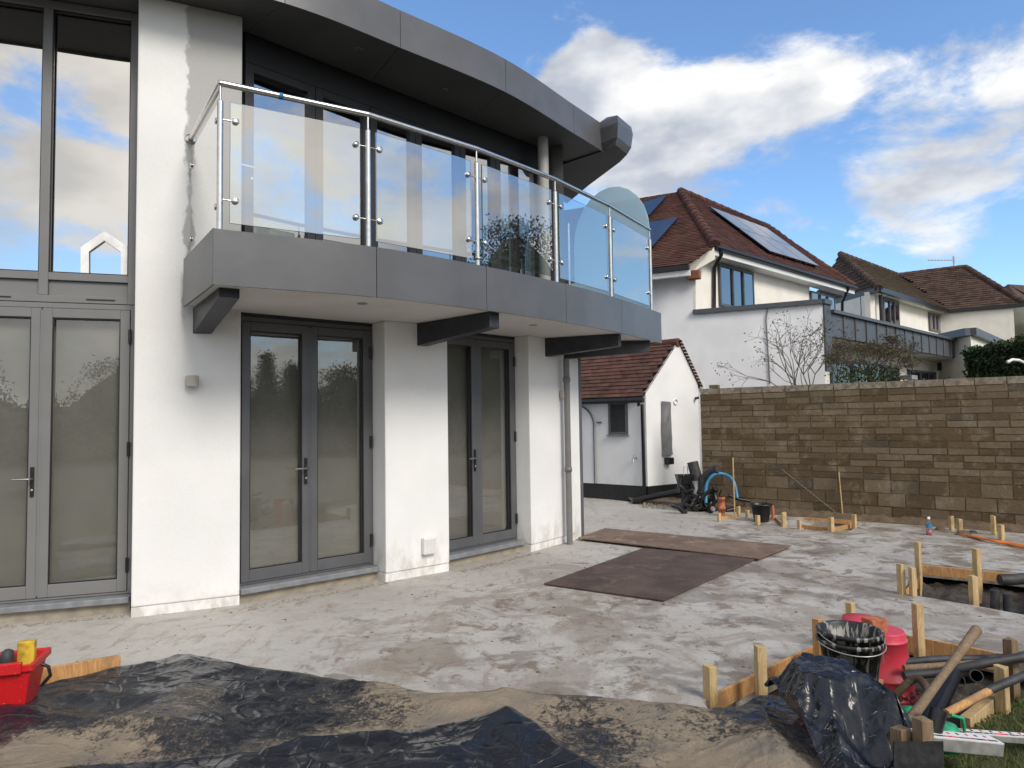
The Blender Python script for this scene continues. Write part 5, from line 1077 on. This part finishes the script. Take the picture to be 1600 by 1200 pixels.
# green plastic can pieces
gcn=thing('watering_can',D(1470,1140,3.2),'green plastic can half hidden behind the black pipe','can'); q=D(1476,1128,3.25); m=MB(); m.lathe(Vector((q.x,q.y,q.z-.12)),[(0,0),(.06,0),(.065,.03),(.06,.09),(.045,.11),(.0,.115)],20); m.build('can_body','green',gcn); MB().tube([q+Vector((.03,0,.03)),q+Vector((.085,0,.015)),q+Vector((.09,0,-.06))],.008,8).build('can_handle','green',gcn)
gr3=D(1422,1114,3.45); tag(MB().lathe(gr3+Vector((0,0,-.1)),[(0,0),(.04,0),(.05,.08),(.045,.12),(0,.13)],16).build('green_pot','green',origin=gr3),'small green plastic piece left of the wooden handle','pot')
q=D(1465,1133,3.1); tag(MB().tube([q+Vector((-.03,0,-.06)),q+Vector((.02,.02,.06))],.035,14).build('black_pipe_cap','black',origin=q,bevel=.005),'black ribbed cap in front of the green can','pipe cap')
# white measuring levels
def level(p,q,w,h,label,marks=True):
    o=thing('spirit_level',p,label,'level'); d=(q-p).normalized(); s_=d.cross(Vector((0,0,1))).normalized(); MB().bar(p,q,w,h).build('level_body','silver',o,bevel=.003)
    u=s_.cross(d).normalized(); MB().bar(p+u*(h/2+.001),q+u*(h/2+.001),w*.94,.002).build('white_face','white',o)
    if marks:
        L_=(q-p).length; mk=MB(); mr_=MB()
        for k in range(26):
            t=.03+.036*k; c=p+d*L_*t+u*(h/2+.0025)
            (mr_ if 8<k<14 or k in(17,22) else mk).bar(c+s_*(w*.25)-d*.004,c+s_*(w*.25)+d*.006*random.choice((1,2)),.012,.001)
            if k%3==0: (mk if k%2 else mr_).bar(c-s_*(w*.2)-d*.006,c-s_*(w*.2)+d*.006,.016,.001)
        mk.build('black_markings','marks',o); mr_.build('red_markings','redmark',o)
level(D(1422,1153,3.05),D(1556,1166,3.12),.085,.055,'wide white graduated levelling staff lying beside the splintered post'); level(D(1500,1147,3.3),D(1640,1157,3.35),.05,.03,'narrow white staff with black marks lying behind the wide one',True)
# dark flat board in front of posts, standing in for a blurred-out area
a_=D(1397,1158,2.95); b_=D(1474,1158,2.98); c_=D(1476,1215,2.9); d_=D(1397,1215,2.86); n_=(b_-a_).cross(d_-a_).normalized()*.008
tag(MB().mesh([a_,b_,c_,d_,a_+n_,b_+n_,c_+n_,d_+n_],[(0,1,2,3),(7,6,5,4),(0,4,5,1),(1,5,6,2),(2,6,7,3),(3,7,4,0)]).build('blur_area_board','plate',origin=a_),'square dark board added over a blurred-out area at the bottom edge beside the lawn','plate')
# pipe ends standing in the trench
for x,y0,y1,l in ((1554,922,950,'left of two upright black pipe ends in the trench'),(1574,928,952,'right of two upright black pipe ends in the trench')):
    b=G(x,y1,-.02); t=D(x,y0,b.y); tag(MB().tube([b+Vector((0,0,-.1)),t],.033,14).build('duct_end','rubber',origin=b),l,'pipe')
hose([D(1562,906,6.2),D(1590,905,6.2),D(1640,900,6.3)],.05,'rubber','thick muddy black pipe along the back of the trench')
# red crate with torches and yellow case
ca=G(-45,1092,0.02); cx_,cy_=ca.x,ca.y; q0=D(42,1090,3.95); CR=thing('tool_crate',(q0.x-.3,q0.y,.03),'bright red plastic tool crate at the left edge of the picture','crate')
rz=R_(18); mt=Matrix.Rotation(rz,3,'Z'); cen=Vector((q0.x-.21,q0.y+.02,0))
def crq(w,dp_,z): return [cen+mt@Vector((i*w/2,j*dp_/2,z)) for i,j in ((-1,-1),(1,-1),(1,1),(-1,1))]
lo=crq(.38,.22,.035); hi=crq(.46,.29,.285); hi2=crq(.44,.27,.285); lo2=crq(.36,.20,.045)
m=MB(); m.mesh(lo+hi+hi2+lo2,[(3,2,1,0)]+[(k,(k+1)%4,4+(k+1)%4,4+k) for k in range(4)]+[(4+k,4+(k+1)%4,8+(k+1)%4,8+k) for k in range(4)]+[(8+k,8+(k+1)%4,12+(k+1)%4,12+k) for k in range(4)]+[(12,13,14,15)]); m.build('crate_shell','crate',CR,bevel=.005)
m=MB(); rimc=crq(.475,.305,.268)
for k in range(4): m.bar(rimc[k],rimc[(k+1)%4],.014,.038)
p_=(rimc[0]+rimc[1])/2+mt@Vector((.12,-.01,.008)); m.bar(p_-mt@Vector((.07,0,0)),p_+mt@Vector((.07,0,0)),.03,.06); m.build('crate_rim','crate',CR,bevel=.004)
p_=(rimc[1]+rimc[2])/2; ex_=mt@Vector((1,0,0)); MB().tube([p_+Vector((0,0,-.03)),p_+ex_*.035+Vector((0,0,-.05)),p_+ex_*.045+Vector((0,0,-.10)),p_+ex_*.0+Vector((0,0,-.155))],.010,8).build('crate_handle','black',CR)
yc=cen+mt@Vector((.155,.03,0)); tag(MB().box(yc+Vector((0,0,.285)),.085,.05,.17,rz).build('yellow_case','yellow',origin=yc,bevel=.006),'worn yellow case sticking up out of the red crate','case')
for dx,dz,l in ((-.005,.0,'left of two grey torch heads in the red crate'),(.075,.015,'right torch head, next to the yellow case in the red crate')):
    tcn=cen+mt@Vector((dx,-.02,0)); m=MB().lathe(tcn+Vector((0,0,.14)),[(.02,0),(.026,.10),(.034,.13),(.036,.155),(.03,.178+dz),(.012,.19+dz),(0,.192+dz)],18); tag(m.build('torch','rubber',origin=tcn),l,'torch')
# bottle
b=G(1452,836,0); bo=thing('drinks_bottle',b,'small clear drinks bottle with a little pink liquid standing on the slab','bottle'); MB().lathe(b,[(0,0),(.036,0),(.038,.01),(.038,.15),(.03,.18),(.016,.205),(.016,.22)],18).build('bottle_body','bottle',bo)
MB().lathe(b,[(0,.004),(.033,.004),(.033,.07),(0,.07)],16).build('drink','pink',bo); MB().lathe(b,[(.0392,.095),(.0392,.15)],18).build('bottle_label','blue',bo); MB().lathe(b,[(.018,.208),(.018,.236),(0,.24)],14).build('bottle_cap','white',bo)
# orange cable
m=[G(1525,838,.02),G(1550,845,.03),G(1575,850,.02),G(1610,858,.02)]
for k,(o,l) in enumerate(((0,'front strand of orange cable lying on the slab at the right'),(.06,'middle strand of orange cable lying on the slab at the right'),(.13,'back strand of orange cable lying on the slab at the right'))): hose([p+Vector((o*.5*(i-1),o*(1-.3*i),0)) for i,p in enumerate(m)],.012,'orange',l,'cable')
for x,y,s_,l in ((1470,828,.07,'pale lump of mortar beside the two close pegs'),(1505,836,.10,'flat muddy lump in front of the two close pegs'),(1519,833,.06,'dark lump beside the orange cable')):
    b=G(x,y); mm=MB(); K=10; vs=[Vector((s_*1.1*math.cos(2*math.pi*k/K)*random.uniform(.85,1.15),s_*.8*math.sin(2*math.pi*k/K)*random.uniform(.85,1.15),0))+b for k in range(K)]; v2_=[b+(v-b)*.7+Vector((0,0,s_*.5*random.uniform(.8,1.1))) for v in vs]; mm.mesh(vs+v2_+[b+Vector((0,0,s_*.65))],[(k,(k+1)%K,K+(k+1)%K,K+k) for k in range(K)]+[(K+k,K+(k+1)%K,2*K) for k in range(K)],True); tag(mm.build('rubble_lump','earth' if x!=1519 else 'rubber',origin=b),l,'rubble')
# sticks and cord by the wall
tag(MB().tube([G(1148,806),D(1145,715,G(1148,806).y)],.012,6).build('cane','woodnew',origin=G(1148,806)),'thin upright stick leaning near the left end of the block wall','stick')
b=wA+wd*2.05-wn*.05; tag(MB().tube([V(1320,812,wA.xy,wB.xy)-wn*.10,V(1311,737,wA.xy,wB.xy)-wn*.02],.010,6).build('cane','woodnew',origin=b),'thin cane leaning on the middle of the block wall','stick')
tag(MB().tube([V(1222,733,wA.xy,wB.xy)-wn*.02,V(1314,806,wA.xy,wB.xy)-wn*.04],.006,5).build('cord','grit',origin=b),'taut string running down across the block wall to the cane','string')
# heap of pipes between garage and wall
hollow(D(1082,722,12.1),D(1094,768,12.0),.095,'rubber','thick black pipe leaning upright against the gable','thick_pipe')
hose([D(1122,733,11.7),D(1112,737,11.8),D(1098,752,11.9),D(1093,775,11.9)],.075,'rubber','curved black pipe bending towards the wall','thick_pipe',12)
hose([D(1103,786,11.6),D(1104,758,11.7),D(1115,742,11.7),D(1132,741,11.7),D(1146,752,11.6),D(1152,778,11.5)],.028,'blue','blue water pipe arching up out of the ground','water_pipe',10)
hose([D(1119,763,11.6),D(1112,772,11.7),D(1098,779,11.7),D(1082,777,11.8)],.05,'black','black bent pipe low in the heap','thick_pipe',10); hose([D(990,783,12.9),D(1020,776,12.7),D(1074,766,12.3)],.055,'black','long black pipe lying along the outbuilding plinth','thick_pipe',10)
q=D(1072,756,12.1); hb_=thing('black_tub',q,'square black gully hopper with a wire loop in front of the gable','tub')
m=MB(); A_=[q+Vector((x*.13,y*.10,.0)) for x,y in ((-1,-1),(1,-1),(1,1),(-1,1))]; B_=[q+Vector((x*.17,y*.13,.16)) for x,y in ((-1,-1),(1,-1),(1,1),(-1,1))]; m.mesh(A_+B_,[(3,2,1,0)]+[(k,(k+1)%4,4+(k+1)%4,4+k) for k in range(4)]); m.build('tub_shell','black',hb_); MB().tube([q+Vector((-.04,0,.1)),q+Vector((-.03,0,.3)),q+Vector((.03,0,.3)),q+Vector((.04,0,.1))],.008,6).build('wire_loop','silver',hb_)
MB().tube([q+Vector((0,.05,-.45)),q],.08,10).build('tub_stem','black',hb_)
q=D(1095,790,11.7); PH=thing('pipe_heap',(q.x,q.y,0),'tangled heap of black pipe offcuts and cables at the corner of the block wall','pipe heap')
for k in range(40):
    p_=q+Vector((random.gauss(0,.22),random.gauss(0,.10),random.uniform(-.12,.28))); e_=p_+Vector((random.gauss(0,.16),random.gauss(0,.06),random.gauss(0,.12))); MB().tube([p_,(p_+e_)/2+Vector((0,0,random.gauss(0,.05))),e_],random.choice((.012,.03,.045)),6).build('pipe_offcut','black',PH)
q=D(1086,752,11.8); tag(MB().tube([q,q+Vector((.02,0,-.12)),q+Vector((-.02,-.02,-.2)),q+Vector((.03,0,-.24))],.03,8,rs=[.05,.03,.03,.01]).build('white_valve','silver',origin=q),'pale metal valve hanging in the pipe heap','valve')
b=G(1128,806); tag(MB().lathe(Vector((b.x,b.y,0)),[(.05,0),(.05,.10),(.062,.10),(.062,.15),(.05,.15),(.05,.26),(.058,.26),(.058,.30),(.045,.30)],14).build('clay_pipe','terracotta',origin=b),'upright terracotta drain pipe socket by the wall corner','pipe')
b=G(1208,812); tag(MB().tube([b,b+Vector((0,0,.06)),b+Vector((0,0,.22))],.02,8,rs=[.05,.025,.018]).build('red_marker','terracotta',origin=b),'small orange-red pipe stub right of the black bucket','pipe')
mm=MB()
for k in range(260):
    x=random.uniform(1000,1090); b=G(x,random.uniform(784,797)-(1090-x)*.05,.02); s_=random.uniform(.015,.04); mm.cur=random.random(); mm.mesh([b+Vector(v)*s_ for v in ((1,0,0),(-.5,.9,0),(-.5,-.9,0),(0,0,1))],[(0,1,3),(1,2,3),(2,0,3)])
mm.build('rubble','grit',kind='stuff')
print('blocks',cnt,'objects',len(S.objects),'tris',sum(len(o.data.polygons) for o in S.objects if o.type=='MESH'))
